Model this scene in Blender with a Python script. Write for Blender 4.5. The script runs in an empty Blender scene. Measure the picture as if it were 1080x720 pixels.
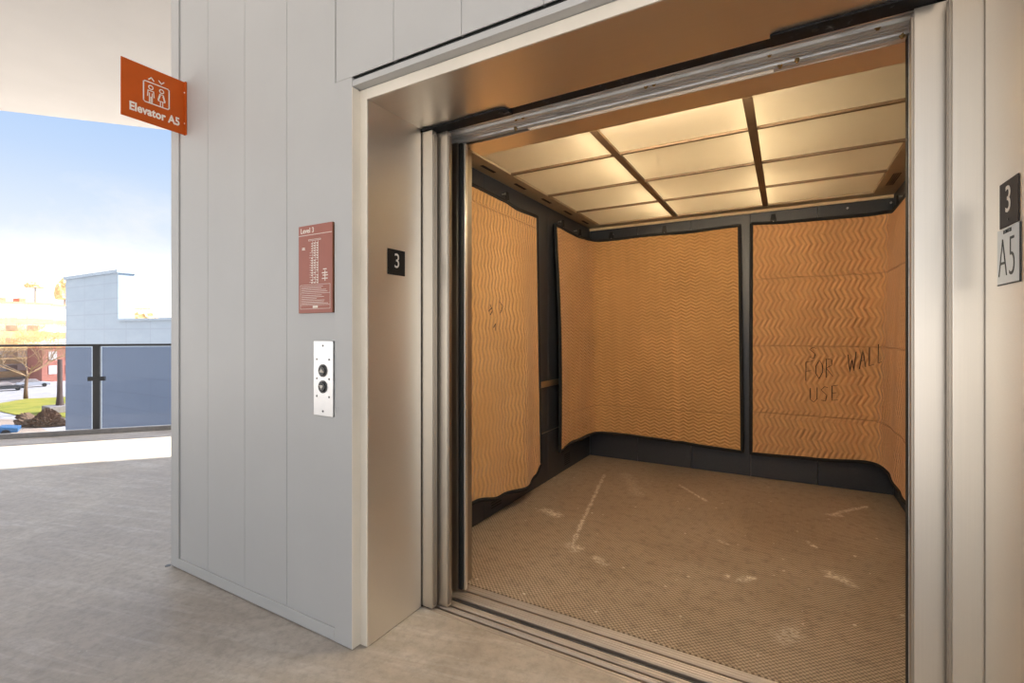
import bpy, bmesh, math, random
from mathutils import Vector, Matrix
random.seed(4)
C = bpy.context.scene.collection
PI = math.pi
WL = {}          # world location of every object (nothing is rotated except where stated)

# ------------------------------------------------------------------ materials
MATS = {}
def newmat(name):
    m = bpy.data.materials.new(name); m.use_nodes = True
    nt = m.node_tree; nt.nodes.clear()
    out = nt.nodes.new('ShaderNodeOutputMaterial')
    MATS[name] = m
    return m, nt, out
class N:
    """small helper around a node tree"""
    def __init__(s, nt): s.nt = nt
    def new(s, t, **kw):
        n = s.nt.nodes.new(t)
        for k, v in kw.items(): setattr(n, k, v)
        return n
    def put(s, sock, v):
        if isinstance(v, bpy.types.NodeSocket): s.nt.links.new(v, sock)
        elif v is not None:
            if isinstance(v, (tuple, list)) and len(v) == 3 and sock.type == 'RGBA': v = (*v, 1)
            sock.default_value = v
    def math(s, op, a, b=None, c=None, clamp=False):
        n = s.new('ShaderNodeMath', operation=op, use_clamp=clamp)
        s.put(n.inputs[0], a)
        if b is not None: s.put(n.inputs[1], b)
        if c is not None: s.put(n.inputs[2], c)
        return n.outputs[0]
    def vec(s, op, a, b=None):
        n = s.new('ShaderNodeVectorMath', operation=op)
        s.put(n.inputs[0], a)
        if b is not None: s.put(n.inputs[1], b)
        return n.outputs['Value'] if op in ('LENGTH', 'DOT_PRODUCT', 'DISTANCE') else n.outputs[0]
    def sep(s, v):
        n = s.new('ShaderNodeSeparateXYZ'); s.put(n.inputs[0], v); return n.outputs
    def comb(s, x, y, z=0.0):
        n = s.new('ShaderNodeCombineXYZ'); s.put(n.inputs[0], x); s.put(n.inputs[1], y); s.put(n.inputs[2], z); return n.outputs[0]
    def noise(s, v, scale, detail=3.0, rough=0.55, dist=0.0):
        n = s.new('ShaderNodeTexNoise'); s.put(n.inputs['Vector'], v)
        n.inputs['Scale'].default_value = scale; n.inputs['Detail'].default_value = detail
        n.inputs['Roughness'].default_value = rough; n.inputs['Distortion'].default_value = dist
        return n.outputs[0]
    def ramp(s, f, stops, interp='LINEAR'):
        n = s.new('ShaderNodeValToRGB'); cr = n.color_ramp; cr.interpolation = interp
        while len(cr.elements) < len(stops): cr.elements.new(0.5)
        for e, (p, c) in zip(cr.elements, stops):
            e.position = p; e.color = (c, c, c, 1) if isinstance(c, (int, float)) else (*c, 1)
        s.put(n.inputs[0], f); return n.outputs[0]
    def mix(s, f, a, b, blend='MIX'):
        n = s.new('ShaderNodeMix', data_type='RGBA', blend_type=blend)
        s.put(n.inputs[0], f); s.put(n.inputs[6], a); s.put(n.inputs[7], b); return n.outputs[2]
    def smooth(s, v, a, b):
        n = s.new('ShaderNodeMapRange', interpolation_type='SMOOTHSTEP')
        s.put(n.inputs[0], v); n.inputs[1].default_value = a; n.inputs[2].default_value = b
        return n.outputs[0]
    def bump(s, h, strength=0.5, dist=0.01):
        n = s.new('ShaderNodeBump'); s.put(n.inputs['Height'], h)
        n.inputs['Strength'].default_value = strength; n.inputs['Distance'].default_value = dist
        return n.outputs[0]
    def principled(s, out, col, rough=0.5, metal=0.0, normal=None, spec=0.5, aniso=None):
        p = s.new('ShaderNodeBsdfPrincipled')
        s.put(p.inputs['Base Color'], col); s.put(p.inputs['Roughness'], rough); s.put(p.inputs['Metallic'], metal)
        p.inputs['Specular IOR Level'].default_value = spec
        if normal is not None: s.put(p.inputs['Normal'], normal)
        if aniso is not None: p.inputs['Anisotropic'].default_value = aniso
        if out is not None: s.nt.links.new(p.outputs[0], out.inputs[0])
        return p
    def pos(s): return s.new('ShaderNodeNewGeometry').outputs['Position']

def simple(name, col, rough=0.5, metal=0.0, var=0.06, scale=20, spec=0.5, bump=0.0):
    """a plain procedural finish: base colour with a little noise of its own"""
    m, nt, out = newmat(name); n = N(nt)
    f = n.noise(n.pos(), scale, 4)
    c2 = tuple(max(0, c * (1 - var * 2)) for c in col); c1 = tuple(min(1, c * (1 + var * 2)) for c in col)
    cc = n.ramp(f, [(0.3, c2), (0.7, c1)])
    nm = n.bump(f, bump, 0.004) if bump else None
    n.principled(out, cc, rough, metal, nm, spec)
    return m

def stainless(name, col, rough, streak='Z', amt=0.05):
    m, nt, out = newmat(name); n = N(nt)
    p = n.pos()
    sc = {'Z': (60, 60, 900), 'X': (4, 500, 500), 'V': (500, 500, 3)}[streak]
    st = n.noise(n.vec('MULTIPLY', p, sc), 1.0, 2)
    bl = n.noise(p, 2.3, 3)
    c = n.mix(n.math('MULTIPLY', st, 0.25), col, tuple(x * 0.72 for x in col))
    r = n.math('ADD', n.math('MULTIPLY', bl, amt * 2), rough - amt)
    n.principled(out, c, r, 1.0, n.bump(st, 0.06, 0.001))
    return m

M = {}
M['paint'] = simple('white_panel_paint', (0.47, 0.475, 0.475), 0.45, var=0.012, scale=3)
M['cream'] = simple('cream_warm_lit_trim', (0.74, 0.69, 0.6), 0.45, var=0.02, scale=5)  # cream tone holds the warm car light on the entrance edges
M['soffit'] = simple('canopy_soffit_paint', (0.56, 0.54, 0.515), 0.7, var=0.015, scale=1.5)
M['cove'] = simple('tan_cove_paint', (0.66, 0.50, 0.30), 0.6)
M['gap'] = simple('shadow_gap_black', (0.012, 0.012, 0.013), 0.8)
M['ss'] = stainless('brushed_stainless', (0.92, 0.88, 0.81), 0.44, 'Z')
M['ss_head'] = stainless('brushed_stainless_head', (0.86, 0.81, 0.74), 0.36, 'X')
M['ss_door'] = stainless('stainless_door_edge', (0.74, 0.69, 0.62), 0.36, 'V')
M['ss_dark'] = stainless('dull_stainless', (0.42, 0.38, 0.33), 0.4, 'V')
M['alu'] = simple('worn_aluminium', (0.50, 0.42, 0.345), 0.40, 0.6, var=0.05, scale=8)
M['galv'] = None
M['black_steel'] = None
M['rubber'] = simple('black_rubber', (0.012, 0.012, 0.013), 0.6)
M['nosing'] = simple('grey_rubber_nosing', (0.085, 0.085, 0.09), 0.38)
M['binding'] = simple('black_binding_tape', (0.008, 0.008, 0.009), 0.85)
M['plate_black'] = simple('black_plate', (0.016, 0.014, 0.013), 0.55, spec=0.25)
M['plate_brown'] = simple('dark_brown_plate', (0.035, 0.026, 0.022), 0.55, spec=0.25)
M['plate_white'] = simple('pale_grey_plate', (0.62, 0.66, 0.68), 0.35, var=0.01)
M['ink'] = simple('dark_lettering', (0.02, 0.025, 0.025), 0.5)
M['letter'] = simple('pale_lettering', (0.82, 0.77, 0.70), 0.5, var=0.01)
M['sign_rust'] = simple('rust_orange_sign', (0.50, 0.088, 0.009), 0.5, var=0.03, scale=8, spec=0.2)
M['plaque'] = simple('dusty_red_plaque', (0.35, 0.115, 0.082), 0.45, var=0.03, scale=8)
M['plaque_edge'] = simple('brown_plaque_edge', (0.17, 0.06, 0.025), 0.5)
M['button'] = simple('dark_button', (0.02, 0.022, 0.024), 0.25)
M['callplate'] = stainless('call_plate_steel', (0.78, 0.78, 0.78), 0.35, 'V', 0.03)
M['screw'] = simple('grey_screw', (0.12, 0.12, 0.12), 0.4, 0.6)
M['screw_bright'] = simple('steel_stud', (0.45, 0.45, 0.45), 0.35, 0.7)
M['brass'] = simple('greasy_brass_bolt', (0.42, 0.30, 0.13), 0.4, 0.8, var=0.2, scale=60)
M['rail_black'] = simple('charcoal_rail_paint', (0.016, 0.017, 0.020), 0.45)
M['rail_grey'] = simple('grey_base_channel', (0.23, 0.22, 0.215), 0.55)
M['marker'] = simple('brown_marker_ink', (0.045, 0.02, 0.012), 0.8)

def mk():
    # galvanised track
    m, nt, out = newmat('galvanised_track'); n = N(nt); p = n.pos()
    f = n.noise(n.vec('MULTIPLY', p, (9, 30, 30)), 1.0, 4, 0.6)
    c = n.ramp(f, [(0.22, (0.36, 0.38, 0.40)), (0.45, (0.62, 0.65, 0.68)), (0.75, (0.74, 0.77, 0.79))])
    n.principled(out, c, 0.32, 0.6, n.bump(f, 0.2, 0.003)); M['galv'] = m
    # greasy black steel
    m, nt, out = newmat('greasy_black_steel'); n = N(nt); p = n.pos()
    f = n.noise(p, 22, 5, 0.65, 0.8)
    c = n.ramp(f, [(0.38, (0.006, 0.006, 0.007)), (0.62, (0.022, 0.023, 0.026)), (0.78, (0.20, 0.20, 0.205))])
    n.principled(out, c, n.ramp(f, [(0.3, 0.5), (0.7, 0.75)]), 0.0, n.bump(f, 0.3, 0.004), 0.2); M['black_steel'] = m
    # concrete walkway
    m, nt, out = newmat('walkway_concrete'); n = N(nt); p = n.pos()
    a = n.noise(p, 1.1, 6, 0.6, 0.4); b = n.noise(p, 26, 6, 0.7)
    s = n.sep(p)
    # broom streaks run across the walkway
    q = n.comb(n.math('MULTIPLY', n.math('ADD', s[0], n.math('MULTIPLY', s[1], 0.25)), 1.1), n.math('MULTIPLY', n.math('SUBTRACT', s[1], n.math('MULTIPLY', s[0], 0.25)), 13))
    st = n.noise(q, 1.0, 5, 0.65, 0.6)
    c = n.ramp(a, [(0.32, (0.40, 0.345, 0.29)), (0.55, (0.50, 0.45, 0.395)), (0.75, (0.58, 0.54, 0.49))])
    c = n.mix(n.math('MULTIPLY', n.ramp(st, [(0.50, 0.0), (0.70, 1.0)]), 0.42), c, (0.74, 0.72, 0.70))
    md = n.noise(p, 5, 7, 0.75, 0.8)
    c = n.mix(n.math('MULTIPLY', n.ramp(md, [(0.40, 1.0), (0.60, 0.0)]), 0.32), c, (0.27, 0.235, 0.20))
    c = n.mix(n.math('MULTIPLY', n.ramp(b, [(0.35, 1.0), (0.55, 0.0)]), 0.35), c, (0.21, 0.185, 0.16))
    sp = n.noise(p, 70, 2, 0.5)
    c = n.mix(n.ramp(sp, [(0.74, 0.0), (0.79, 0.8)]), c, (0.75, 0.73, 0.70))
    n.principled(out, c, n.ramp(a, [(0.3, 0.36), (0.7, 0.55)]), 0.0, n.bump(n.math('ADD', b, n.math('MULTIPLY', st, 0.5)), 0.18, 0.004)); M['concrete'] = m
    # car tread plate
    m, nt, out = newmat('steel_tread_plate'); n = N(nt); p = n.pos()
    s = n.sep(p); k = 1 / 0.0155 * 0.7071
    u = n.math('MULTIPLY', n.math('ADD', s[0], s[1]), k); v = n.math('MULTIPLY', n.math('SUBTRACT', s[0], s[1]), k)
    fu = n.math('FLOOR', u); fv = n.math('FLOOR', v)
    cu = n.math('SUBTRACT', n.math('SUBTRACT', u, fu), 0.5); cv = n.math('SUBTRACT', n.math('SUBTRACT', v, fv), 0.5)
    par = n.math('FLOORED_MODULO', n.math('ADD', fu, fv), 2.0)
    inv = n.math('SUBTRACT', 1.0, par)
    qx = n.math('ADD', n.math('MULTIPLY', cu, par), n.math('MULTIPLY', cv, inv))
    qy = n.math('ADD', n.math('MULTIPLY', cv, par), n.math('MULTIPLY', cu, inv))
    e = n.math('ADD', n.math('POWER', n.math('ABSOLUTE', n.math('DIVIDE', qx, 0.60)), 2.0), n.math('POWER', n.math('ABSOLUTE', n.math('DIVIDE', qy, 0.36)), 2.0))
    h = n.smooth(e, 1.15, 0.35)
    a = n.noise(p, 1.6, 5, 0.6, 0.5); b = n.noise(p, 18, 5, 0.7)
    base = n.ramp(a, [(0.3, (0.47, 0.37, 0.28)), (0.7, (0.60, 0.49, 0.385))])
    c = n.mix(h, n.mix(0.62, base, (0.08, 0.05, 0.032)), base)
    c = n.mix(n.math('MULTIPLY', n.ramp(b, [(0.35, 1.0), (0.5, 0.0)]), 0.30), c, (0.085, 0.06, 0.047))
    # chalky scuffs: (x0,y0,x1,y1,width,strength)
    SC = [(-1.47, 3.05, -1.38, 3.01, .05, .95), (-1.09, 2.60, -1.16, 2.91, .016, .55), (-1.16, 2.91, -1.40, 4.09, .016, .6), (-1.10, 2.63, -1.06, 2.60, .05, .5), (-0.77, 4.115, -0.52, 3.82, .016, .62), (-1.236, 4.185, -1.01, 3.73, .06, .22),
          (0.29, 4.0, 0.494, 4.266, .020, .8), (0.27, 3.96, 0.30, 3.98, .04, .5), (0.11, 3.377, 0.145, 3.31, .016, .95), (-0.207, 2.675, -0.16, 2.73, .028, .9), (-0.27, 2.70, -0.26, 2.69, .02, .6), (0.205, 2.976, 0.26, 2.94, .05, .62),
          (-0.03, 2.25, 0.03, 2.32, .05, .3), (-0.36, 3.14, -0.31, 3.10, .016, .35), (-0.92, 2.55, -0.85, 2.50, .03, .4)]
    grain = n.noise(p, 45, 5, 0.75)
    grain2 = n.noise(p, 14, 4, 0.7); speck = n.ramp(grain, [(0.44, 0.12), (0.56, 1.0)])
    tot = None
    for x0, y0, x1, y1, w, k2 in SC:
        d = Vector((x1 - x0, y1 - y0, 0)); L2 = d.length_squared
        r = n.vec('SUBTRACT', p, (x0, y0, 0.0))
        tt = n.math('DIVIDE', n.vec('DOT_PRODUCT', r, tuple(d)), L2, clamp=True)
        pr = n.new('ShaderNodeVectorMath', operation='SCALE'); pr.inputs[0].default_value = tuple(d); n.put(pr.inputs['Scale'], tt)
        dist = n.vec('DISTANCE', r, pr.outputs[0])
        mk_ = n.math('MULTIPLY', n.math('MULTIPLY', n.smooth(n.math('ADD', dist, n.math('MULTIPLY', n.math('SUBTRACT', grain2, 0.5), w * 3.0)), w * 1.3, 0.0), speck), min(1.0, k2 * 1.5))
        tot = mk_ if tot is None else n.math('MAXIMUM', tot, mk_)
    dots = n.ramp(n.noise(p, 26, 1, 0.4), [(0.755, 0.0), (0.78, 0.55)])
    tot = n.math('MAXIMUM', tot, dots)
    c = n.mix(tot, c, (0.93, 0.87, 0.79))
    n.principled(out, c, n.ramp(a, [(0.3, 0.42), (0.7, 0.55)]), 0.2, n.bump(h, 0.8, 0.003)); M['tread'] = m
    # car wall panels
    m, nt, out = newmat('charcoal_wall_laminate'); n = N(nt); p = n.pos()
    f = n.noise(p, 180, 3, 0.6)
    n.principled(out, n.ramp(f, [(0.3, (0.020, 0.023, 0.030)), (0.7, (0.030, 0.034, 0.043))]), 0.42, 0.0, n.bump(f, 0.1, 0.001)); M['wallpanel'] = m
    # light diffuser
    m, nt, out = newmat('translucent_ceiling_panel'); n = N(nt)
    f = n.noise(n.pos(), 5, 3)
    tr = n.new('ShaderNodeBsdfTranslucent'); n.put(tr.inputs[0], n.ramp(f, [(0.3, (0.86, 0.82, 0.72)), (0.7, (0.90, 0.86, 0.76))]))
    df = n.new('ShaderNodeBsdfDiffuse'); n.put(df.inputs[0], (0.62, 0.54, 0.44))
    mx = n.new('ShaderNodeMixShader'); mx.inputs[0].default_value = 0.5
    nt.links.new(tr.outputs[0], mx.inputs[1]); nt.links.new(df.outputs[0], mx.inputs[2]); nt.links.new(mx.outputs[0], out.inputs[0]); M['diffuser'] = m
    # fluorescent tube
    m, nt, out = newmat('fluorescent_tube_glow'); n = N(nt)
    e = n.new('ShaderNodeEmission'); e.inputs[0].default_value = (1.0, 0.83, 0.58, 1); e.inputs[1].default_value = TUBE
    nt.links.new(e.outputs[0], out.inputs[0]); M['tube'] = m
    m, nt, out = newmat('added_fill_glow'); n = N(nt)  # glow of the fill lamp added behind the lintel
    e = n.new('ShaderNodeEmission'); e.inputs[0].default_value = (1.0, 0.83, 0.58, 1); e.inputs[1].default_value = 225.0
    nt.links.new(e.outputs[0], out.inputs[0]); M['fill_tube'] = m
    M['plenum'] = simple('white_light_housing', (0.55, 0.53, 0.5), 0.8, var=0.01)
    M['grid'] = simple('bronze_ceiling_bar', (0.16, 0.105, 0.062), 0.5, 0.3, var=0.05)
    M['ceil_frame'] = simple('tan_ceiling_border', (0.42, 0.34, 0.23), 0.55, var=0.03)
    # railing glass
    m, nt, out = newmat('railing_glass'); n = N(nt)
    t = n.new('ShaderNodeBsdfTransparent'); t.inputs[0].default_value = (0.58, 0.61, 0.68, 1)
    g = n.new('ShaderNodeBsdfGlossy'); g.inputs['Roughness'].default_value = 0.02
    fr = n.new('ShaderNodeFresnel'); fr.inputs[0].default_value = 1.45
    mx = n.new('ShaderNodeMixShader'); nt.links.new(n.math('MULTIPLY', fr.outputs[0], 0.5), mx.inputs[0]); nt.links.new(t.outputs[0], mx.inputs[1]); nt.links.new(g.outputs[0], mx.inputs[2])
    nt.links.new(mx.outputs[0], out.inputs[0]); M['glass'] = m
def blanket_mat(name, across, spacing, period, amp, seams, soff, bump=0.9, tint=(0.66, 0.365, 0.148)):
    """quilted pad: zigzag stitch rows; across='u' rows run up and down, 'v' rows run sideways"""
    m, nt, out = newmat(name); n = N(nt)
    uvn = n.new('ShaderNodeUVMap'); s = n.sep(uvn.outputs[0])
    u, v = (s[0], s[1]) if across == 'u' else (s[1], s[0])
    wob = n.noise(uvn.outputs[0], 3.0, 2)
    tri = n.math('PINGPONG', n.math('DIVIDE', v, period), 0.5)
    w = n.math('ADD', n.math('ADD', u, n.math('MULTIPLY', tri, amp * 2)), n.math('MULTIPLY', wob, 0.02))
    st = n.math('MULTIPLY', n.math('ADD', n.math('SINE', n.math('MULTIPLY', w, 2 * PI / spacing)), 1.0), 0.5)
    # quilting strength fades here and there, as on a used pad
    patch = n.ramp(n.noise(uvn.outputs[0], 2.2, 3), [(0.30, 0.35), (0.6, 1.0)])
    st = n.math('MULTIPLY', n.math('POWER', st, 0.6), patch)
    sv = n.math('ABSOLUTE', n.math('SUBTRACT', n.math('FRACT', n.math('ADD', n.math('DIVIDE', n.math('SUBTRACT', s[1], soff), seams), 0.5)), 0.5))
    seam = n.smooth(sv, 0.0, 0.010 / seams)
    fib = n.noise(uvn.outputs[0], 260, 3, 0.7)
    big = n.noise(uvn.outputs[0], 1.4, 4)
    c = n.ramp(big, [(0.3, tuple(x * 0.88 for x in tint)), (0.7, tuple(min(1, x * 1.08) for x in tint))])
    c = n.mix(n.math('MULTIPLY', n.math('SUBTRACT', 1.0, st), 0.55), c, tuple(x * 0.55 for x in tint))
    c = n.mix(n.math('MULTIPLY', n.math('SUBTRACT', 1.0, seam), 0.35), c, tuple(x * 0.5 for x in tint))
    c = n.mix(n.math('MULTIPLY', fib, 0.18), c, (0.72, 0.45, 0.2))
    hgt = n.math('ADD', n.math('MULTIPLY', st, 0.8), n.math('ADD', n.math('MULTIPLY', seam, 0.6), n.math('MULTIPLY', fib, 0.12)))
    p = n.principled(out, c, 0.9, 0.0, n.bump(hgt, bump, 0.013), 0.15)
    p.inputs['Sheen Weight'].default_value = 0.15
    return m

TUBE = 82.0
mk()

# ------------------------------------------------------------------ mesh helpers
def box(bm, x0, x1, y0, y1, z0, z1):
    r = bmesh.ops.create_cube(bm, size=1.0, matrix=Matrix.Translation(((x0 + x1) / 2, (y0 + y1) / 2, (z0 + z1) / 2)) @ Matrix.Diagonal((abs(x1 - x0), abs(y1 - y0), abs(z1 - z0), 1)))
    return r['verts']
def prism(bm, pts, z0, z1):
    a = [bm.verts.new((x, y, z0)) for x, y in pts]; b = [bm.verts.new((x, y, z1)) for x, y in pts]
    n = len(pts)
    bm.faces.new(a[::-1]); bm.faces.new(b)
    for i in range(n): bm.faces.new((a[i], a[(i + 1) % n], b[(i + 1) % n], b[i]))
def extrude_x(bm, prof, x0, x1):
    """closed profile of (y,z) extruded along x"""
    a = [bm.verts.new((x0, y, z)) for y, z in prof]; b = [bm.verts.new((x1, y, z)) for y, z in prof]
    n = len(prof)
    bm.faces.new(a); bm.faces.new(b[::-1])
    for i in range(n): bm.faces.new((a[i], b[i], b[(i + 1) % n], a[(i + 1) % n]))
def tube(bm, pts, rad, seg=10, cap=True, flat=1.0):
    pts = [Vector(p) for p in pts]; rings = []
    if not isinstance(rad, (list, tuple)): rad = [rad] * len(pts)
    ref = Vector((0.123, 0.31, 0.94)).normalized()
    for i, p in enumerate(pts):
        d = (pts[min(i + 1, len(pts) - 1)] - pts[max(i - 1, 0)]).normalized()
        if abs(d.dot(ref)) > 0.97: ref = Vector((0.9, 0.3, 0.1)).normalized()
        a = d.cross(ref).normalized(); b = d.cross(a).normalized()
        rings.append([bm.verts.new(p + (a * math.cos(2 * PI * k / seg) + b * math.sin(2 * PI * k / seg) * flat) * rad[i]) for k in range(seg)])
    for r0, r1 in zip(rings, rings[1:]):
        for k in range(seg): bm.faces.new((r0[k], r0[(k + 1) % seg], r1[(k + 1) % seg], r1[k]))
    if cap: bm.faces.new(rings[0][::-1]); bm.faces.new(rings[-1])
def disc(bm, c, n, r, depth, seg=24, r2=None):
    """short cylinder from c along n"""
    c = Vector(c); n = Vector(n).normalized(); r2 = r if r2 is None else r2
    tube(bm, [c, c + n * depth * 0.75, c + n * depth], [r, r, r2], seg)

def obj(name, bm, mat, parent=None, bevel=0.0, smooth=False, top=False):
    bmesh.ops.recalc_face_normals(bm, faces=bm.faces[:])
    me = bpy.data.meshes.new(name); bm.to_mesh(me); bm.free()
    return link_mesh(name, me, mat, parent, bevel, smooth)
def link_mesh(name, me, mat, parent=None, bevel=0.0, smooth=False):
    xs = [v.co.x for v in me.vertices]; ys = [v.co.y for v in me.vertices]; zs = [v.co.z for v in me.vertices]
    c = Vector(((min(xs) + max(xs)) / 2, (min(ys) + max(ys)) / 2, min(zs)))
    me.transform(Matrix.Translation(-c))
    o = bpy.data.objects.new(name, me); C.objects.link(o)
    if parent is not None: o.parent = parent; o.location = c - WL[parent.name]
    else: o.location = c
    WL[o.name] = c
    me.materials.append(M[mat] if isinstance(mat, str) else mat)
    if bevel:
        b = o.modifiers.new('bevel', 'BEVEL'); b.width = bevel; b.segments = 2; b.limit_method = 'ANGLE'; b.angle_limit = math.radians(40)
    if smooth:
        for p in me.polygons: p.use_smooth = True
    return o
def thing(name, label, cat, loc, group=None):
    o = bpy.data.objects.new(name, None); C.objects.link(o); o.location = loc; o.empty_display_size = 0.1
    WL[o.name] = Vector(loc); return tag(o, label, cat, group)
def tag(o, label, cat, group=None, kind=None):
    o['label'] = label; o['category'] = cat
    if group: o['group'] = group
    if kind: o['kind'] = kind
    return o
def struct(o, label=None):
    o['kind'] = 'structure'
    if label: o['label'] = label
    return o
def BX(name, mat, parent, *b, bevel=0.0, smooth=False):
    bm = bmesh.new(); box(bm, *b); return obj(name, bm, mat, parent, bevel, smooth)

R_FACADE = (Vector((1, 0, 0)), Vector((0, 0, 1)), Vector((0, -1, 0)))
R_RIGHT = (Vector((0, -1, 0)), Vector((0, 0, 1)), Vector((-1, 0, 0)))
R_LEFT = (Vector((0, 1, 0)), Vector((0, 0, 1)), Vector((1, 0, 0)))
def frame_m(fr, p):
    r, u, n = fr
    return Matrix(((r.x, u.x, n.x, p[0]), (r.y, u.y, n.y, p[1]), (r.z, u.z, n.z, p[2]), (0, 0, 0, 1)))
def text_mesh(body, size, depth=0.001, offset=0.0, align='CENTER', sx=1.0, spacing=1.0):
    cu = bpy.data.curves.new('lettering', 'FONT'); cu.body = body; cu.size = size; cu.extrude = depth; cu.offset = offset
    cu.align_x = align; cu.align_y = 'CENTER'; cu.resolution_u = 4; cu.space_character = spacing
    o = bpy.data.objects.new('lettering', cu); C.objects.link(o)
    dg = bpy.context.evaluated_depsgraph_get()
    me = bpy.data.meshes.new_from_object(o.evaluated_get(dg)); bpy.data.objects.remove(o); bpy.data.curves.remove(cu)
    me.materials.clear()
    if sx != 1.0: me.transform(Matrix.Diagonal((sx, 1, 1, 1)))
    return me
def text(name, body, size, mat, parent, fr, p, **kw):
    me = text_mesh(body, size, **kw); me.transform(frame_m(fr, p)); return link_mesh(name, me, mat, parent)
def strokes(bm, fr, p, lines, w, depth=0.001):
    """flat thin bars along polylines given in the sign's own plane"""
    m = frame_m(fr, p)
    for ln in lines:
        for (ax, ay), (bx_, by) in zip(ln, ln[1:]):
            d = Vector((bx_ - ax, by - ay)); L = d.length
            if L == 0: continue
            d /= L; q = Vector((-d.y, d.x)) * w / 2; d *= w * 0.4
            c = [(ax - d.x + q.x, ay - d.y + q.y), (bx_ + d.x + q.x, by + d.y + q.y), (bx_ + d.x - q.x, by + d.y - q.y), (ax - d.x - q.x, ay - d.y - q.y)]
            lo = [bm.verts.new(m @ Vector((x, y, 0))) for x, y in c]; hi = [bm.verts.new(m @ Vector((x, y, depth))) for x, y in c]
            bm.faces.new(hi)
            for i in range(4): bm.faces.new((lo[i], lo[(i + 1) % 4], hi[(i + 1) % 4], hi[i]))

def annulus(bm, fr, p, cx, cy, ro, ri, depth=0.001, k=20):
    m = frame_m(fr, p); o_, i_ = [], []
    for j in range(k):
        c, s_ = math.cos(2 * PI * j / k), math.sin(2 * PI * j / k)
        o_.append(bm.verts.new(m @ Vector((cx + ro * c, cy + ro * s_, depth)))); i_.append(bm.verts.new(m @ Vector((cx + ri * c, cy + ri * s_, depth))))
    for j in range(k): bm.faces.new((o_[j], o_[(j + 1) % k], i_[(j + 1) % k], i_[j]))

# ------------------------------------------------------------------ key dimensions (metres, camera height 1.25)
XL, XR = -1.446, 0.447          # entrance jamb faces
YF, YJ0, YJ1 = 1.33, 1.37, 1.69 # wall face, jamb front, jamb back
ZH = 2.177                      # entrance soffit
CX0, CX1, CY0, CY1, CZ = -1.755, 0.715, 1.97, 4.67, 2.315   # car inside
EDGE = [(-2.2, 8.7), (-4.0, 6.66), (-5.5, 4.95), (-7.0, 3.23), (-8.13, 1.93), (-9.0, 0.75), (-9.6, -0.6), (-9.9, -2.2), (-9.95, -4.5)]
ZC = 3.9

# ------------------------------------------------------------------ the setting
bm = bmesh.new(); prism(bm, EDGE + [(4.5, -4.5), (4.5, YF + 0.1), (-2.2, YF + 0.1)], -0.35, 0.0)
bmesh.ops.triangulate(bm, faces=bm.faces[:])
# walkway in front of the sill too
prism(bm, [(XL - 0.06, YF + 0.08), (XR + 0.06, YF + 0.08), (XR + 0.06, YJ1 + 0.004), (XL - 0.06, YJ1 + 0.004)], -0.3, -0.0005)
struct(obj('floor', bm, 'concrete'), 'broom-finished concrete walkway outside the elevator')
bm = bmesh.new(); prism(bm, [(4.5, 16.3)] + EDGE + [(4.5, -4.5)], ZC, ZC + 0.45)
bmesh.ops.triangulate(bm, faces=bm.faces[:])
struct(obj('ceiling', bm, 'soffit'), 'pale painted underside of the walkway above')

def cladding(bm, xs, z0, z1, y=YF, d=0.045, g=0.0022):
    """wall boards between the joints xs, with a narrow open joint (dark gap is real depth)"""
    for a, b in zip(xs, xs[1:]): box(bm, a + g / 2, b - g / 2, y, y + d, z0, z1)
    box(bm, xs[0] + 0.001, xs[-1] - 0.001, y + 0.004, y + d + 0.05, z0, z1 )
bm = bmesh.new(); cladding(bm, [-2.784, -2.52, -2.208, -1.897, -1.587], 0.058, ZC)
o = struct(obj('wall_left', bm, 'paint', bevel=0.0012), 'white vertical boarded wall left of the elevator')
bm = bmesh.new(); cladding(bm, [-1.583, -1.27, -0.96, -0.65, -0.34, -0.03, 0.28, 0.59], 2.262, ZC)
struct(obj('wall_top', bm, 'paint', bevel=0.0012), 'white boarded wall above the elevator entrance')
bm = bmesh.new(); cladding(bm, [0.59, 0.9, 1.21, 1.52, 1.83, 2.14, 3.0, 4.4], 0.058, ZC)
struct(obj('wall_right', bm, 'paint', bevel=0.0012), 'white boarded wall right of the elevator')
# the shaft behind the boards
bm = bmesh.new()
box(bm, -2.86, -2.80, YF + 0.02, 5.0, 0.0, ZC); box(bm, 2.3, 2.36, YF + 0.1, 5.0, 0, ZC); box(bm, -2.80, 2.3, 4.94, 5.0, 0, ZC); box(bm, -2.86, 2.36, 1.45, 5.0, -1.3, -1.25); box(bm, -2.86, 2.36, 1.45, 1.50, -1.3, -0.36); box(bm, -2.86, 2.36, 4.95, 5.0, -1.3, 0)
box(bm, -2.86, -2.81, 1.45, 5.0, -1.3, 0); box(bm, 2.31, 2.36, 1.45, 5.0, -1.3, 0)
struct(obj('wall_back', bm, 'paint'), 'outer shaft wall behind the elevator')
def trim(i, mat, *boxes, bevel=0.002, label=None):
    bm = bmesh.new()
    for b in boxes: box(bm, *b)
    return struct(obj('trim_%d' % i, bm, mat, bevel=bevel), label)
trim(1, 'paint', (-2.866, -2.790, YF - 0.006, YF + 0.03, 0.006, ZC), label='white corner flashing at the wall end')
trim(2, 'paint', (-2.79, -1.585, YF - 0.006, YF + 0.02, 0.006, 0.058), label='white base flashing under the boards')
trim(3, 'paint', (-1.585, -1.486, YF - 0.005, YF + 0.03, 0.004, 2.258), label='white flat flashing beside the entrance')
trim(4, 'cream', (-1.486, -1.4825, YF - 0.005, YJ0 + 0.03, 0.004, 2.218), label='return edge of the flashing, warm car light put into its cream colour')
trim(5, 'gap', (-1.57, 0.58, YF + 0.012, YF + 0.05, 2.24, 2.263), bevel=0, label='dark shadow gap above the entrance head')
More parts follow.
